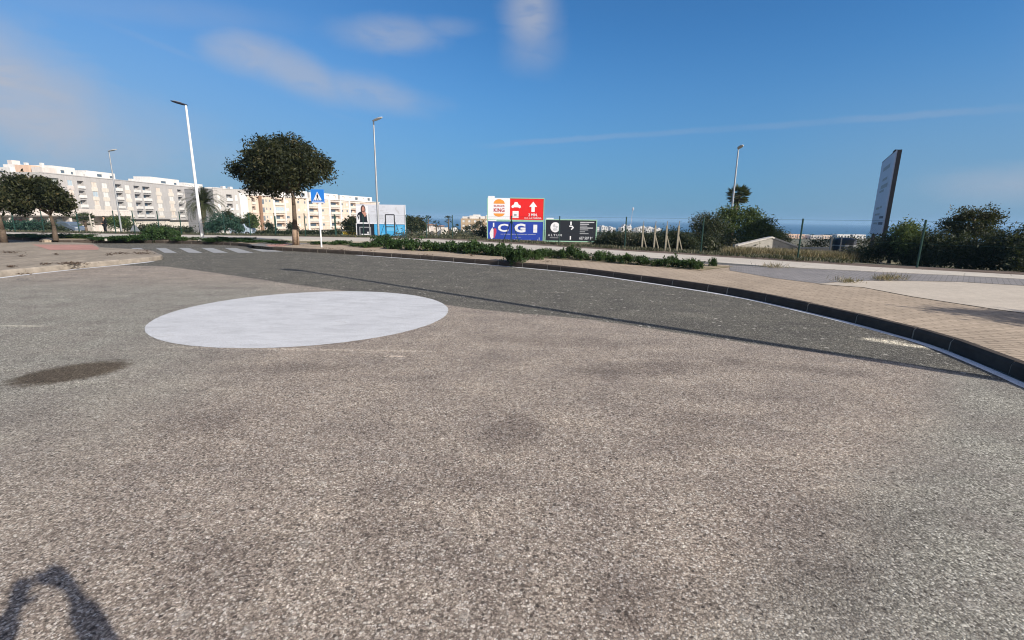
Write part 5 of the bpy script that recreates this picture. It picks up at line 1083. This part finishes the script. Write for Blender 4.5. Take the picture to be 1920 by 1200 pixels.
for fl, tp in enumerate(tops[1:]): o = (s_of(104, p0, p1), s_of(112, p0, p1), tp - 1.7, tp, .16); ops.append(o); wins.append((o, 'shutp'))
holed_wall(L, zg, 12.9, ops, 14, 0, B['grey'], root)
for o, k in wins: window(root, *o, k, rnd)
for o in bals: balcony(root, *o, rnd, B['white'])
# paler wall strips that run the height of the window columns
for a, b in [(135.5, 147.5), (179.5, 191), (198.5, 210.5), (240.5, 251.5), (297.5, 308), (320.5, 330.5), (350.5, 359.5), (409.5, 417.5), (442.5, 450.5)]:
    mb = MB(); sa, sb2 = s_of(a, p0, p1), s_of(b, p0, p1)
    for i, tp in enumerate(tops): mb.bx(sa, sb2, -.05, -.002, tp - 1.75 - (1.3 if i < 3 else .9), tp - 1.80)
    mb.build('spandrel_panels', B['cream' if a > 150 else 'pink'], root)
# roof parapet and penthouses
mb = MB(); mb.bx(0, L, -.12, .25, 12.9, 13.15); mb.build('parapet', B['grey'], root)
for (a, b, h, dpt) in [(125, 166, 2.7, 5), (186, 237, 2.4, 5), (300, 352, 2.8, 5), (362, 394, 2.0, 5), (418, 446, 1.4, 4)]:
    sa, sb2 = s_of(a, p0, p1), s_of(b, p0, p1); o_ = [(sa + (sb2 - sa) * .35, sa + (sb2 - sa) * .52, 13.6, 14.5, .2), (sa + (sb2 - sa) * .8, sa + (sb2 - sa) * .9, 13.5, 14.3, .2)]
    w_ = holed_wall(sb2, 12.91, 12.9 + h, o_ if h > 2 else [], dpt + 1.5, 0, B['white'], root, 'penthouse', sa); w_.location.y = 2.0
    for q in (o_ if h > 2 else []): 
        mb = MB(); mb.bx(q[0], q[1], .10, .14, q[2], q[3]); mb.build('pane', B['glass'], w_)
for a, z in [(172, .8), (176, 1.4), (181, .6), (262, .9), (276, .7), (405, .9), (412, .6), (455, .8)]:
    s1 = s_of(a, p0, p1); mb = MB(); mb.bx(s1, s1 + 1.2, 1.2, 2.4, 13.16, 13.16 + z); mb.build('roof_unit', B['white'], root)
# canopy and ground-floor band
root_g, p0_g, p1_g, L_g = root, p0, p1, L
sa, sb2 = s_of(243, p0, p1), s_of(345, p0, p1); mb = MB(); mb.bx(sa, (sa + sb2) * .55, -1.0, -.01, -1.15, -.75); mb.bx((sa + sb2) * .55, sb2 + 20, -1.0, -.01, -1.6, -1.2); mb.build('canopy', B['canopy'], root)
mb = MB(); mb.bx(sa, L, -.35, -.01, zg, -1.7); mb.build('ground_floor', B['cream'], root)
# podium with arcade in front of the left half
c0_ = at(-30, 397, 122); c1_ = at(243, 399, 158); c0_.z = c1_.z = 0; rz2, L2 = facade_frame(c0_, c1_, 0)
pod = empty('shopping_arcade', (c0_.x, c0_.y, 0), rz2); tag(pod, 'low pinkish-white ground-floor wing with a dark arcade in front of the grey block', 'building')
z1 = at(100, 391, 130).z; z2 = at(100, 407, 130).z
ops = [(s_of(a, c0_, c1_), s_of(b, c0_, c1_), -6.8, z2, 3.5) for a, b in [(-28, 15), (19, 54), (59, 90), (97, 128), (133, 170), (174, 205), (209, 238)]]
holed_wall(L2, -7, z1, ops, 9, 0, B['pink'], pod)
for i, (a, b, k) in enumerate([(38, 52, 'red'), (60, 75, 'white'), (82, 88, 'red'), (117, 139, 'glassb'), (142, 160, 'white'), (5, 12, 'white')]): mb = MB(); mb.bx(s_of(a, c0_, c1_), s_of(b, c0_, c1_), 2.6, 2.8, -6.8, z2 - .7); mb.build('shopfront', B[k], pod)
mb = MB(); mb.bx(0, L2, -.5, -.01, z2 - .02, z2 + .35); mb.build('canopy', B['canopy'], pod)
# --- left wing with orange penthouse
q0 = at(-5, 396, 146.2); q1 = at(87.4, 397, 146.2); q0.z = q1.z = 0; rz3, L3 = facade_frame(q0, q1, 0)
wg = empty('apartment_block', (q0.x, q0.y, 0), rz3); tag(wg, 'greenish grey end wing with orange rooftop rooms behind the left street trees', 'apartment block')
ops = []
for a, b in [(40, 46), (58, 64), (76, 82)]:
    for tp in (8.45, 5.4, 2.35): ops.append((s_of(a, q0, q1), s_of(b, q0, q1), tp - 1.7, tp, .16))
sl_ = s_of(34, q0, q1); holed_wall(L3 - .4, -6.8, 13.0, ops, 12, 0, B['grey_shaded'], wg, 'wall', sl_)  # darker greenish grey: the wing's shade is put into its wall colour
for o in ops: window(wg, *o, 'shutp', rnd)
for a, b, h, k in [(36, 62, 2.2, 'orange'), (66, 86, 1.7, 'pink')]: mb = MB(); mb.bx(s_of(a, q0, q1), s_of(b, q0, q1), 1.5, 6, 13.01, 13 + h); mb.build('penthouse', B[k], wg)
for a in (53, 82): mb = MB(); s1 = s_of(a, q0, q1); mb.bx(s1, s1 + .7, 1.6, 2.4, 14.5, 15.9); mb.build('chimney', B['white'], wg)
q2 = at(-60, 396, 160); q3 = at(35, 396, 158); q2.z = q3.z = 0; rz4, L4 = facade_frame(q2, q3, 0)
wh = empty('apartment_block', (q2.x, q2.y, 0), rz4); tag(wh, 'white terraced block at the far left edge with a blue-tinted roof room', 'apartment block')
ops = [(s_of(a, q2, q3), s_of(b, q2, q3), z_, z_ + 1.1, .3) for a, b in [(2, 9), (13, 25), (-20, -8)] for z_ in (13.2, 10.2, 7.2, 4.2)]
holed_wall(L4, -6.8, 15.4, ops, 12, 0, B['white'], wh)
for o in ops: window(wh, *o, 'glass', rnd)
mb = MB(); mb.bx(s_of(5, q2, q3), s_of(33, q2, q3), 3, 7, 15.41, 16.6); mb.build('roof_room', B['white'], wh); mb = MB(); mb.bx(s_of(11, q2, q3), s_of(19, q2, q3), 3.5, 6, 16.61, 18.0); mb.build('roof_room', B['pink'], wh)

# --- end block of the grey row, nearer to the viewer
p0 = at(404, 402, 155); p1 = at(466.3, 402, 166); p0.z = p1.z = 0; rz, L = facade_frame(p0, p1, 0)
root = empty('apartment_block', (p0.x, p0.y, 0), rz); tag(root, 'pale grey end block between the date palm and the peach block', 'apartment block')
ops = []; wins = []; bals = []
for (a, b, k) in [(411, 416, 'w'), (428, 438, 'b'), (444, 448.5, 'w'), (459.5, 463, 's')]:
    for fl, tp in enumerate([7.9, 4.95, 2.0, -.95]):
        sa, sb2 = s_of(a, p0, p1), s_of(b, p0, p1)
        if k == 'b': o = (sa, sb2, tp - 2.1, tp, 1.1); ops.append(o); bals.append(o)
        else: o = (sa, sb2, tp - (1.9 if k == 'w' else 1.1), tp - .1, .15); ops.append(o); wins.append((o, 'shut' if k == 'w' else 'glass'))
holed_wall(L, -8.5, 9.5, ops, 14, 0, B['grey'], root)
for o, k in wins: window(root, *o, k, rnd)
for o in bals: balcony(root, *o, rnd, B['white'])
mb = MB(); mb.bx(s_of(452, p0, p1), L, -.12, -.002, -8.5, 8.6); mb.build('white_corner_strip', B['white'], root)
mb = MB(); mb.bx(0, L, -.1, .25, 9.51, 9.75); mb.build('parapet', B['grey'], root)
for a in (428, 441): mb = MB(); s1 = s_of(a, p0, p1); mb.bx(s1, s1 + .9, 1.2, 2.4, 9.76, 10.5); mb.build('roof_unit', B['white'], root)

# --- peach block
p0 = at(466, 402, 170); p1 = at(712, 405, 243); p0.z = p1.z = 0; rz, L = facade_frame(p0, p1, 0); zg = -8.5
root = empty('apartment_block', (p0.x, p0.y, 0), rz); tag(root, 'peach apartment block with recessed white balconies behind the hoarding', 'apartment block')
ops = []; wins = []; bals = []
tops = [7.35, 4.4, 1.45, -1.5]
for (a, b, k) in [(474, 480, 'b'), (493.5, 497.5, 'w'), (500, 502.5, 's'), (506.5, 509.5, 's'), (517, 533, 'b'), (537, 543, 's'), (559, 563, 's'), (571.5, 574.5, 's'), (580, 598, 'b'), (604, 608, 's'), (621, 637, 'b'), (641, 644, 's'), (650, 653, 's'), (658, 668, 'b'), (676, 684, 'b'), (690, 693, 's')]:
    sa, sb2 = s_of(a, p0, p1), s_of(b, p0, p1)
    for fl, tp in enumerate(tops):
        if k == 'b':
            o = (sa, sb2, tp - 2.2, tp, 1.1); ops.append(o); bals.append((o, (a, fl) == (517, 1)))
        else: h = 1.9 if k == 'w' else 1.05; o = (sa, sb2, tp - .25 - h, tp - .25, .15); ops.append(o); wins.append((o, 'glass' if rnd.random() < .6 else 'shut'))
holed_wall(L, zg + 4.0, 8.2, ops, 14, 0, B['peach'], root)
for o, k in wins: window(root, *o, k, rnd)
for o, gl in bals:
    balcony(root, *o, rnd, B['cream'])
    if gl: mb = MB(); mb.bx(o[0] + .03, o[1] - .03, -.1, -.02, o[2] + .85, o[3] - .02); mb.build('glazed_balcony', B['glassb'], root)
for a, b in [(486.5, 491)]: mb = MB(); mb.bx(s_of(a, p0, p1), s_of(b, p0, p1), -.6, -.002, zg + 2, 8.3); mb.build('brown_column', B['peachd'], root)  # tall brown strip standing proud of the peach wall
for a, b in [(513, 516.5), (534, 536.5), (576, 579.5), (598.5, 602.5), (616.5, 620), (638, 640.5), (654, 657)]: mb = MB(); mb.bx(s_of(a, p0, p1), s_of(b, p0, p1), -.25, -.002, zg + 4.05, 8.2); mb.build('white_pier', B['white'], root)
for tp in tops: mb = MB(); mb.bx(s_of(580, p0, p1), L, -.12, -.03, tp + .28, tp + .50); mb.build('string_course', B['white'], root)
mb = MB(); mb.bx(0, L, -.4, .4, 8.21, 8.55); mb.build('parapet', B['white'], root)
for a, b, h in [(492, 512, 2.2), (514, 545, 2.4), (552, 584, 2.5), (588, 640, 2.3), (644, 703, 2.1)]:
    sa, sb2 = s_of(a, p0, p1), s_of(b, p0, p1); n_ = max(2, int((sb2 - sa) / 4)); o_ = [(sa + (sb2 - sa) * (i + .25) / n_, sa + (sb2 - sa) * (i + .7) / n_, 8.9, 8.56 + h * .75, .5) for i in range(n_)]
    w_ = holed_wall(sb2, 8.56, 8.56 + h, o_, 7, 0, B['white'], root, 'penthouse', sa); w_.location.y = 1.4
    for q in o_: mb = MB(); mb.bx(q[0] + .05, q[1] - .05, .40, .45, q[2], q[3] - .05); mb.build('pane', B['glass' if rnd.random() < .5 else 'shut'], w_)
mb = MB(); mb.bx(s_of(494, p0, p1), s_of(506, p0, p1), 0.9, 1.5, 10.0, 10.7); mb.build('awning', B['solar'], root)
# shop floor
o_ = [(s_of(a, p0, p1), s_of(b, p0, p1), zg, zg + 3.6, .8) for a, b in [(495, 508), (514, 524), (527, 533), (537, 547), (562, 566), (574, 588), (591, 604), (611, 619), (622, 634), (637, 646)]]
holed_wall(L, zg, zg + 3.99, o_, 13, 0, B['cream'], root, 'shop_floor')
for i, q in enumerate(o_): mb = MB(); mb.bx(q[0] + .1, q[1] - .1, .55, .62, zg + .1, zg + 3.3); mb.build('shopfront', B[['glass', 'white', 'red', 'glass', 'glass', 'green', 'glassb', 'white', 'glassb', 'green'][i]], root)
mb = MB(); mb.bx(0, L, -.5, -.05, zg + 3.75, zg + 4.1); mb.build('canopy', B['canopy'], root)

# --- tan block and small houses between the hoarding and the blue board
def block(name, label, px0, px1, Y, top, bot, m, cols=0, rows=0, depth=10, roof=None, kind='glass', group=None, cat='house', recess=.25, yaw=0.0):
    a = at(px0, 405, Y); b = at(px1, 405, Y); zt = at(px0, top, Y).z; zb = at(px0, bot, Y).z; W_ = b.x - a.x
    r_ = empty(name, (a.x, Y, 0), yaw); tag(r_, label, cat, group); ops = []
    for i in range(cols):
        for j in range(rows):
            cw = W_ / cols; ch = (zt - zb) / (rows + .15); ops.append((cw * (i + .28), cw * (i + .72), zt - ch * (j + .85), zt - ch * (j + .32), recess))
    zlow = min(zb, gz(a.x, Y) - 1); holed_wall(W_, zlow, zt, ops, depth, 0, B[m], r_)
    for o in ops: mb = MB(); mb.bx(o[0] + .04, o[1] - .04, o[4] - .06, o[4] - .02, o[2] + .04, o[3] - .04); mb.build('window', B[kind], r_)
    if roof == 'hip':
        mb = MB(); e = .4; zr_ = zt + W_ * .16; mb.add([(-e, -e, zt + .01), (W_ + e, -e, zt + .01), (W_ + e, depth + e, zt + .01), (-e, depth + e, zt + .01), (W_ * .3, depth / 2, zr_), (W_ * .7, depth / 2, zr_)], [(0, 1, 5, 4), (1, 2, 5), (2, 3, 4, 5), (3, 0, 4), (0, 3, 2, 1)])
        mb.build('roof', mat('roof_tiles', (0.42, 0.22, 0.14), .9, .2, 3), r_)
    elif roof: mb = MB(); [mb.bx(W_ * u0, W_ * u1, 1, depth - 1, zt + .01, zt + (zt - zb) * .12 * q) for u0, u1, q in roof]; mb.build('roof_room', B['white'], r_)
    return r_
block('apartment_block', 'distant tan apartment block with white rooftop rooms left of the burger advert', 864, 918, 270, 409.5, 436, 'tan', 5, 3, 16, [(.05, .22, 1.2), (.3, .42, 1.8), (.42, .62, 2.4), (.68, .85, 1.6), (.88, .98, 2.2)], 'shut', None, 'apartment block')
HG = 'distant small houses beyond the open field'
for i, (a, b, Y, t, bt, m, rf, lab) in enumerate([(793, 801, 150, 425, 431, 'white', None, 'low white house at the left end of the far houses'), (799, 808, 155, 421.5, 430, 'pink', 'hip', 'pink house under the tiny distant palm'), (812, 818, 160, 426, 432, 'cream', None, 'tiny cream house right of the pink house'),
        (819, 827, 150, 424, 432, 'white', 'hip', 'white house with a sloping roof beyond the field'), (826, 834, 145, 427, 436, 'cream', None, 'cream house lowest at the edge of the field'), (846, 853, 170, 427, 433, 'white', None, 'white house right of the right distant palm')]):
    block('house', lab, a, b, Y, t, bt, m, 2, 1, 7, rf, 'glass', HG)
# --- white coast town and the orange buildings near the sea
TG = 'white blocks of the distant coast town'
town = [(1121, 1130, 620, 425.5), (1129, 1140, 600, 424.5), (1138, 1148, 640, 426.5), (1146, 1156, 610, 427.0), (1166, 1173, 600, 426.0), (1171, 1180, 620, 422.5), (1178, 1186, 600, 424.0), (1190, 1199, 640, 429.0), (1197, 1208, 600, 426.5), (1206, 1216, 620, 425.5), (1214, 1224, 600, 427.0), (1222, 1232, 640, 427.5), (1230, 1242, 610, 429.0)]
tl = ['leftmost white block of the coast town beside the black board', 'tall white block second from the left in the coast town', 'white block third from the left in the coast town', 'low white block before the fence post gap', 'white block just left of the tallest town block', 'tallest white block of the town, below the pale mast', 'white block at the right foot of the mast',
      'low white block starting the right-hand group of the town', 'white block left of the highest one in the right-hand group', 'highest white block in the right-hand group of the town', 'white block above the second propped post', 'white block above the gap between middle propped posts', 'lowest white block at the right end of the town']
for i, (a, b, Y, t) in enumerate(town): block('white_block', tl[i], a, b, Y - 120, t, 440, 'white', 3, 3, 12, [(.15, .5, 1.0)] if i % 2 else [(.55, .85, 1.4)], 'glass', TG, 'building', .3)
OG = 'low buildings near the shore at the right'
for i, (a, b, Y, t, m, lab) in enumerate([(1475, 1481, 400, 437.8, 'white', 'narrow white building left of the orange ones near the shore'), (1480, 1500, 380, 439, 'orange', 'left orange building near the shore'), (1502, 1514, 385, 439.5, 'orange', 'orange building just right of the leaning fence post'), (1514, 1524, 400, 440, 'white', 'white building between the orange and brown ones'),
        (1526, 1548, 380, 441.5, 'pink', 'long pinkish brown building near the shore'), (1547, 1566, 400, 441, 'peach', 'peach building left of the pale leaning post'), (1576, 1600, 450, 439.5, 'white', 'low white strip building above the dark tank'), (1606, 1630, 450, 439.8, 'white', 'low white building left of the tall white panel')]):
    block('shore_building', lab, a, b, Y, t, 455, m, 4 if b - a > 15 else 2, 2, 10, None, 'glass', OG, 'building')
# pale mast
Y = 560; b0 = at(1181, 440, Y); b0.z = gz(b0.x, Y); root = empty('mast', b0); tag(root, 'slender pale red-and-white mast with a whitish dish rising over the coast town', 'mast'); hm_ = at(1183, 393, Y).z - b0.z
mb = MB(); mb.path([(0, 0, 0), (1.2, 0, hm_)], [.30, .14], 8); mb.build('pole', mat('faded_mast_paint', (0.60, 0.48, 0.47), .7, .2, .3), root); mb = MB(); mb.ellipsoid((1.7, 0, hm_ + .8), (1.1, .5, 2.0), 14, 8); mb.build('dish', mat('faded_dish', (0.42, 0.42, 0.46), .8, .1, 1), root, smooth=True)

# ------------------------------------------------------------------ vehicles and bins far left
def car(label, base, rz, Lc, Hc, Wc, body, name='parked_car'):
    r_ = empty(name, base, rz); tag(r_, label, 'car'); mb = MB(); k = Lc / 4.2; h = Hc / 1.5
    prof = [(-2.1, .32), (-2.08, .80), (-1.85, .95), (-1.35, 1.42), (-.9, 1.5), (.35, 1.48), (.85, 1.30), (1.25, .98), (1.9, .86), (2.08, .66), (2.1, .32)]
    prof = [(x * k, z * h) for x, z in prof]; mb.prism(prof, -Wc / 2, Wc / 2); mb.build('body', body, r_, bevel=.06)
    for s in (-1, 1):
        mb = MB(); mb.prism([(x * k, z * h) for x, z in [(-1.45, .98), (-1.22, 1.36), (-.3, 1.42), (-.3, .98)]], s * (Wc / 2 + .001), s * (Wc / 2 + .012)); mb.prism([(x * k, z * h) for x, z in [(-.22, .98), (-.22, 1.42), (.4, 1.40), (1.02, 1.0)]], s * (Wc / 2 + .001), s * (Wc / 2 + .012)); mb.build('side_window', B['glass'], r_)
        for x in (-1.3, 1.3):
            mb = MB(); mb.tube((x * k, s * (Wc / 2 - .2), .32), (x * k, s * (Wc / 2 + .01), .32), .32, n=20); w_ = mb.build('wheel', M['black'], r_); mb = MB(); mb.tube((x * k, s * (Wc / 2 + .012), .32), (x * k, s * (Wc / 2 + .02), .32), .18, n=16); mb.build('rim', M['galv'], w_)
        mb = MB(); mb.box((2.05 * k, s * Wc * .36, .70 * h), (.12, .3, .12)); mb.build('headlight', M['lamp_light'], r_)
    mb = MB(); mb.add([(k * 1.27, -Wc * .42, .99 * h), (k * 1.27, Wc * .42, .99 * h), (k * .88, Wc * .40, 1.30 * h), (k * .88, -Wc * .40, 1.30 * h)], [(0, 1, 2, 3)]); o = mb.build('windscreen', B['glass'], r_); o.location = (.02, 0, .012)
    return r_
b_ = spot(131, 76); b_.z += .15
car('blue-grey parked car behind the footpath at the far left, beside the small palm', b_, R(-12), 4.3, 1.7, 1.8, mat('blue_grey_car_paint', (0.12, 0.15, 0.20), .25, .05, 2, .6))
b_ = spot(455, 62)
car('pale bluish parked van below the large dark bush', b_, R(5), 2.7, 1.75, 1.7, mat('pale_blue_car_paint', (0.40, 0.48, 0.58), .3, .05, 2, .6), 'parked_van')
b_ = at(661, 440, 44.5); b_.z = gz(b_.x, 44.5); root = empty('skip', b_); tag(root, 'yellow open skip with sloping ends left of the hoarding', 'skip')
hs = at(661, 432, 44.5).z - b_.z; hs = max(.6, hs); mb = MB(); mb.prism([(-.55, 0), (.65, 0), (.8, hs), (-.75, hs)], -.6, .6); mb.build('bin', mat('yellow_paint', (0.62, 0.42, 0.05), .5, .1, 3), root); mb = MB(); mb.bx(-.78, .83, -.66, -.60, hs - .07, hs + .03); mb.bx(-.78, .83, .60, .66, hs - .07, hs + .03); mb.build('rim', M['galv'], root)
b_ = spot(252, 46); root = empty('road_sign', b_); tag(root, 'grey back of a triangular road sign right of the standing person', 'road sign'); hs = at(252, 419, 46).z - b_.z
mb = MB(); mb.tube((0, 0, 0), (0, 0, hs - .1), .03, n=8); mb.build('pole', M['galv'], root); mb = MB(); mb.prism([(-.5, hs - .75), (.5, hs - .75), (0, hs)], -.06, -.035); mb.build('sign_plate', M['galv'], root)
b_ = spot(172, 47); root = empty('pole', b_); tag(root, 'short pale pole between the small palm and the standing person', 'pole'); hs = at(171, 403, 47).z - b_.z; mb = MB(); mb.path([(0, 0, 0), (-.1, 0, hs)], [.07, .06], 8); mb.build('shaft', M['concrete'], root)
for px, Y, top, k, lab in [(572, 60, 403, 'wood_pale', 'orange-tinted pole between the tree trunk and the crossing sign'), (629, 50, 403, 'fence_green', 'thin dark pole right of the crossing sign'), (517, 55, 405, 'fence_green', 'thin dark pole left of the tree trunk')]:
    b_ = spot(px, Y); root = empty('pole', b_); tag(root, lab, 'pole'); hs = at(px, top, Y).z - b_.z; mb = MB(); mb.path([(0, 0, 0), (0, 0, hs)], [.07, .05], 8); mb.build('shaft', M[k], root)
# concrete blocks
for px, py, s, lab in [(199, 452, .12, 'small pale concrete block at the left end of the weeds')]:
    c = gp(px, py, .16); r_ = empty('concrete_block', c, .3); tag(r_, lab, 'block'); mb = MB(); mb.box((0, 0, s * .5), (s * .8, s * .7, s)); mb.build('block', M['concrete'], r_, bevel=.02)

# ------------------------------------------------------------------ people
def skin_mesh(name, verts, edges, radii, m, parent, sub=2, root_i=0):
    me = bpy.data.meshes.new(name); me.from_pydata([tuple(v) for v in verts], edges, []); me.update()
    o = bpy.data.objects.new(name, me); col.objects.link(o)
    sk = o.modifiers.new('skin', 'SKIN'); sk.use_smooth_shade = True
    for i, r_ in enumerate(radii):
        d = me.skin_vertices[0].data[i]; d.radius = (r_, r_) if not isinstance(r_, tuple) else r_; d.use_root = (i == root_i)
    ss = o.modifiers.new('sub', 'SUBSURF'); ss.levels = sub; ss.render_levels = sub
    dg = bpy.context.evaluated_depsgraph_get(); dg.update(); m2 = bpy.data.meshes.new_from_object(o.evaluated_get(dg)); bpy.data.objects.remove(o)
    m2.name = name; m2.polygons.foreach_set('use_smooth', [True] * len(m2.polygons))
    return link(name, m2, m, parent)
def person(label, base, rz, J, hands=None, jacket='black', trousers='black', fine=False, shoes='black'):
    """J: joints in metres, figure faces +y"""
    r_ = empty('person', base, rz); tag(r_, label, 'person'); V3 = Vector
    g_ = {k: V3(v) for k, v in J.items()}
    names_ = ['pelvis', 'waist', 'chest', 'neck', 'headb', 'head', 'crown', 'shL', 'elL', 'wrL', 'shR', 'elR', 'wrR', 'hipL', 'knL', 'anL', 'toL', 'hipR', 'knR', 'anR', 'toR']
    rad = dict(pelvis=(.15, .11), waist=(.135, .10), chest=(.155, .105), neck=.055, headb=.07, head=.092, crown=.07, shL=.06, elL=.042, wrL=.028, shR=.06, elR=.042, wrR=.028, hipL=.088, knL=.058, anL=.04, toL=.032, hipR=.088, knR=.058, anR=.04, toR=.032)
    ed = [('pelvis', 'waist'), ('waist', 'chest'), ('chest', 'neck'), ('neck', 'headb'), ('headb', 'head'), ('head', 'crown'), ('chest', 'shL'), ('shL', 'elL'), ('elL', 'wrL'), ('chest', 'shR'), ('shR', 'elR'), ('elR', 'wrR'), ('pelvis', 'hipL'), ('hipL', 'knL'), ('knL', 'anL'), ('anL', 'toL'), ('pelvis', 'hipR'), ('hipR', 'knR'), ('knR', 'anR'), ('anR', 'toR')]
    vs = [g_[n] for n in names_]; rs = [rad[n] for n in names_]; es = [(names_.index(a), names_.index(b)) for a, b in ed]
    # nose, ears and hands join the same body
    hd = g_['head']; k = names_.index('head')
    for d_, rr2 in [((0, .105, -.015), .013), ((.088, 0, -.01), .016), ((-.088, 0, -.01), .016)]: vs.append(hd + V3(d_)); rs.append(rr2); es.append((k, len(vs) - 1))
    for sd in ('L', 'R'):
        w = names_.index('wr' + sd); H = hands[sd] if hands else None
        fdir = (g_['wr' + sd] - g_['el' + sd]).normalized() if H is None else V3(H['dir']).normalized(); side_ = V3(H['side']).normalized() if H else V3((0, 1, 0)); curl = V3(H['curl']).normalized() if H else V3((0, .3, -1)).normalized()
        palm = g_['wr' + sd] + fdir * .055; vs.append(palm); rs.append((.036, .018)); pi_ = len(vs) - 1; es.append((w, pi_))
        for q in range(4):
            o_ = side_ * (.030 - q * .020); ln = (.040, .045, .042, .034)[q]; a1 = palm + fdir * .030 + o_; a2 = a1 + (fdir * .8 + curl * .35).normalized() * ln; a3 = a2 + (fdir * .45 + curl * .8).normalized() * ln * .65
            i1_ = len(vs); vs += [a1, a2, a3]; rs += [.0095, .0085, .0068]; es += [(pi_, i1_), (i1_, i1_ + 1), (i1_ + 1, i1_ + 2)]
        a1 = palm - fdir * .02 + side_ * .040; a2 = a1 + (fdir * .6 + side_ * .6).normalized() * .035; a3 = a2 + (fdir + curl * .3).normalized() * .026; i1_ = len(vs); vs += [a1, a2, a3]; rs += [.012, .0105, .008]; es += [(pi_, i1_), (i1_, i1_ + 1), (i1_ + 1, i1_ + 2)]
    skin_mesh('body', vs, es, rs, M['skin'], r_, 2)
    def part(nm, keys, eds, grow, m):
        vv = [g_[n] if not isinstance(n, tuple) else g_[n[0]].lerp(g_[n[1]], n[2]) for n in keys]; rr2 = []
        for n in keys:
            b_ = rad[n] if not isinstance(n, tuple) else rad[n[1]] if not isinstance(rad[n[0]], tuple) else rad[n[1]]
            rr2.append(tuple(x + grow for x in b_) if isinstance(b_, tuple) else b_ + grow)
        return skin_mesh(nm, vv, eds, rr2, m, r_, 2)
    part('jacket', ['waist', 'pelvis', 'chest', 'shL', 'elL', ('elL', 'wrL', .93), 'shR', 'elR', ('elR', 'wrR', .93)], [(0, 1), (0, 2), (2, 3), (3, 4), (4, 5), (2, 6), (6, 7), (7, 8)], .022, M[jacket])
    part('trousers', ['pelvis', 'hipL', 'knL', ('knL', 'anL', .95), 'hipR', 'knR', ('knR', 'anR', .95)], [(0, 1), (1, 2), (2, 3), (0, 4), (4, 5), (5, 6)], .02, M[trousers])
    for sd in ('L', 'R'):
        a, b = g_['an' + sd], g_['to' + sd]; mb = MB(); c = (a * .45 + b * .55); mb.ellipsoid((c.x, c.y, .052), (.050, .135, .052), 14, 8); mb.build('shoe', M[shoes], r_, smooth=True)
    h = g_['head']; mb = MB(); mb.ellipsoid((h.x, h.y - .022, h.z + .045), (.102, .108, .098), 18, 10); mb.build('hair', M['hair'], r_, smooth=True)
    for x in (-.033, .033): mb = MB(); mb.ellipsoid((h.x + x, h.y + .088, h.z + .004), (.014, .010, .009), 10, 6); mb.build('eye', M['black'], r_)
    mb = MB(); mb.ellipsoid((h.x, h.y + .086, h.z - .055), (.026, .008, .007), 10, 6); mb.build('mouth', mat('lips', (0.35, 0.12, 0.10), .5), r_)
    return r_
stand = dict(pelvis=(0, 0, .95), waist=(0, 0, 1.10), chest=(0, 0, 1.33), neck=(0, -.01, 1.50), headb=(0, 0, 1.57), head=(0, .01, 1.64), crown=(0, 0, 1.70), shL=(-.19, 0, 1.41), elL=(-.40, -.04, 1.16), wrL=(-.16, .16, 1.06), shR=(.19, 0, 1.41), elR=(.40, -.04, 1.16), wrR=(.16, .16, 1.06),
             hipL=(-.10, 0, .89), knL=(-.14, .02, .48), anL=(-.17, -.02, .09), toL=(-.19, .14, .04), hipR=(.10, 0, .89), knR=(.14, .02, .48), anR=(.17, -.02, .09), toR=(.19, .14, .04))
b_ = spot(196, 47.5)
person('person in black jacket and trousers standing with hands together beyond the footpath at the left', b_, R(150), stand)
# the photographer, whose raised hands and phone throw the shadow at the lower left
PB = Vector((0.31, -0.48, 0))
photo = dict(pelvis=(0, 0, .93), waist=(0, .0, 1.07), chest=(0, .0, 1.29), neck=(0, 0, 1.45), headb=(0, .01, 1.52), head=(0, .03, 1.585), crown=(0, .02, 1.65), shL=(-.19, .02, 1.37), elL=(-.30, .22, 1.29), wrL=(-.17, .39, 1.60), shR=(.19, .02, 1.37), elR=(.38, .20, 1.34), wrR=(.06, .42, 1.645),
             hipL=(-.10, 0, .88), knL=(-.12, .03, .47), anL=(-.13, -.02, .09), toL=(-.14, .14, .04), hipR=(.10, 0, .88), knR=(.12, .03, .47), anR=(.13, -.02, .09), toR=(.14, .14, .04))
hands = dict(L=dict(dir=(.35, .1, .9), side=(.9, 0, -.3), curl=(.8, .3, .1)), R=dict(dir=(-.35, .1, .9), side=(-.9, 0, -.3), curl=(-.8, .3, .1)))
person('photographer in dark clothes holding a phone up in both hands, just behind the camera', PB, 0, photo, hands, 'navy', 'navy')
mb = MB(); mb.box((0, 0, 0), (.158, .008, .074)); ph = mb.build('phone', M['phone'], None, (0.255, -.015, 1.675), bevel=.003); tag(ph, 'dark phone held level in the photographer\'s hands', 'phone')
#@@END

# ------------------------------------------------------------------ air
hz_m = bpy.data.materials.new('haze_air'); hz_m.use_nodes = True; T = NT(hz_m.node_tree); T.n.remove(T.n['Principled BSDF'])
pv_ = T.new('ShaderNodeVolumePrincipled', inp={'Color': (0.42, 0.70, 1.0, 1), 'Density': 0.00024, 'Anisotropy': 0.0}); T.l.new(pv_.outputs[0], T.n['Material Output'].inputs['Volume'])
mb = MB(); mb.bx(-9300, 9300, -300, 9300, -21.5, 24); tag(mb.build('haze', hz_m), kind='stuff')
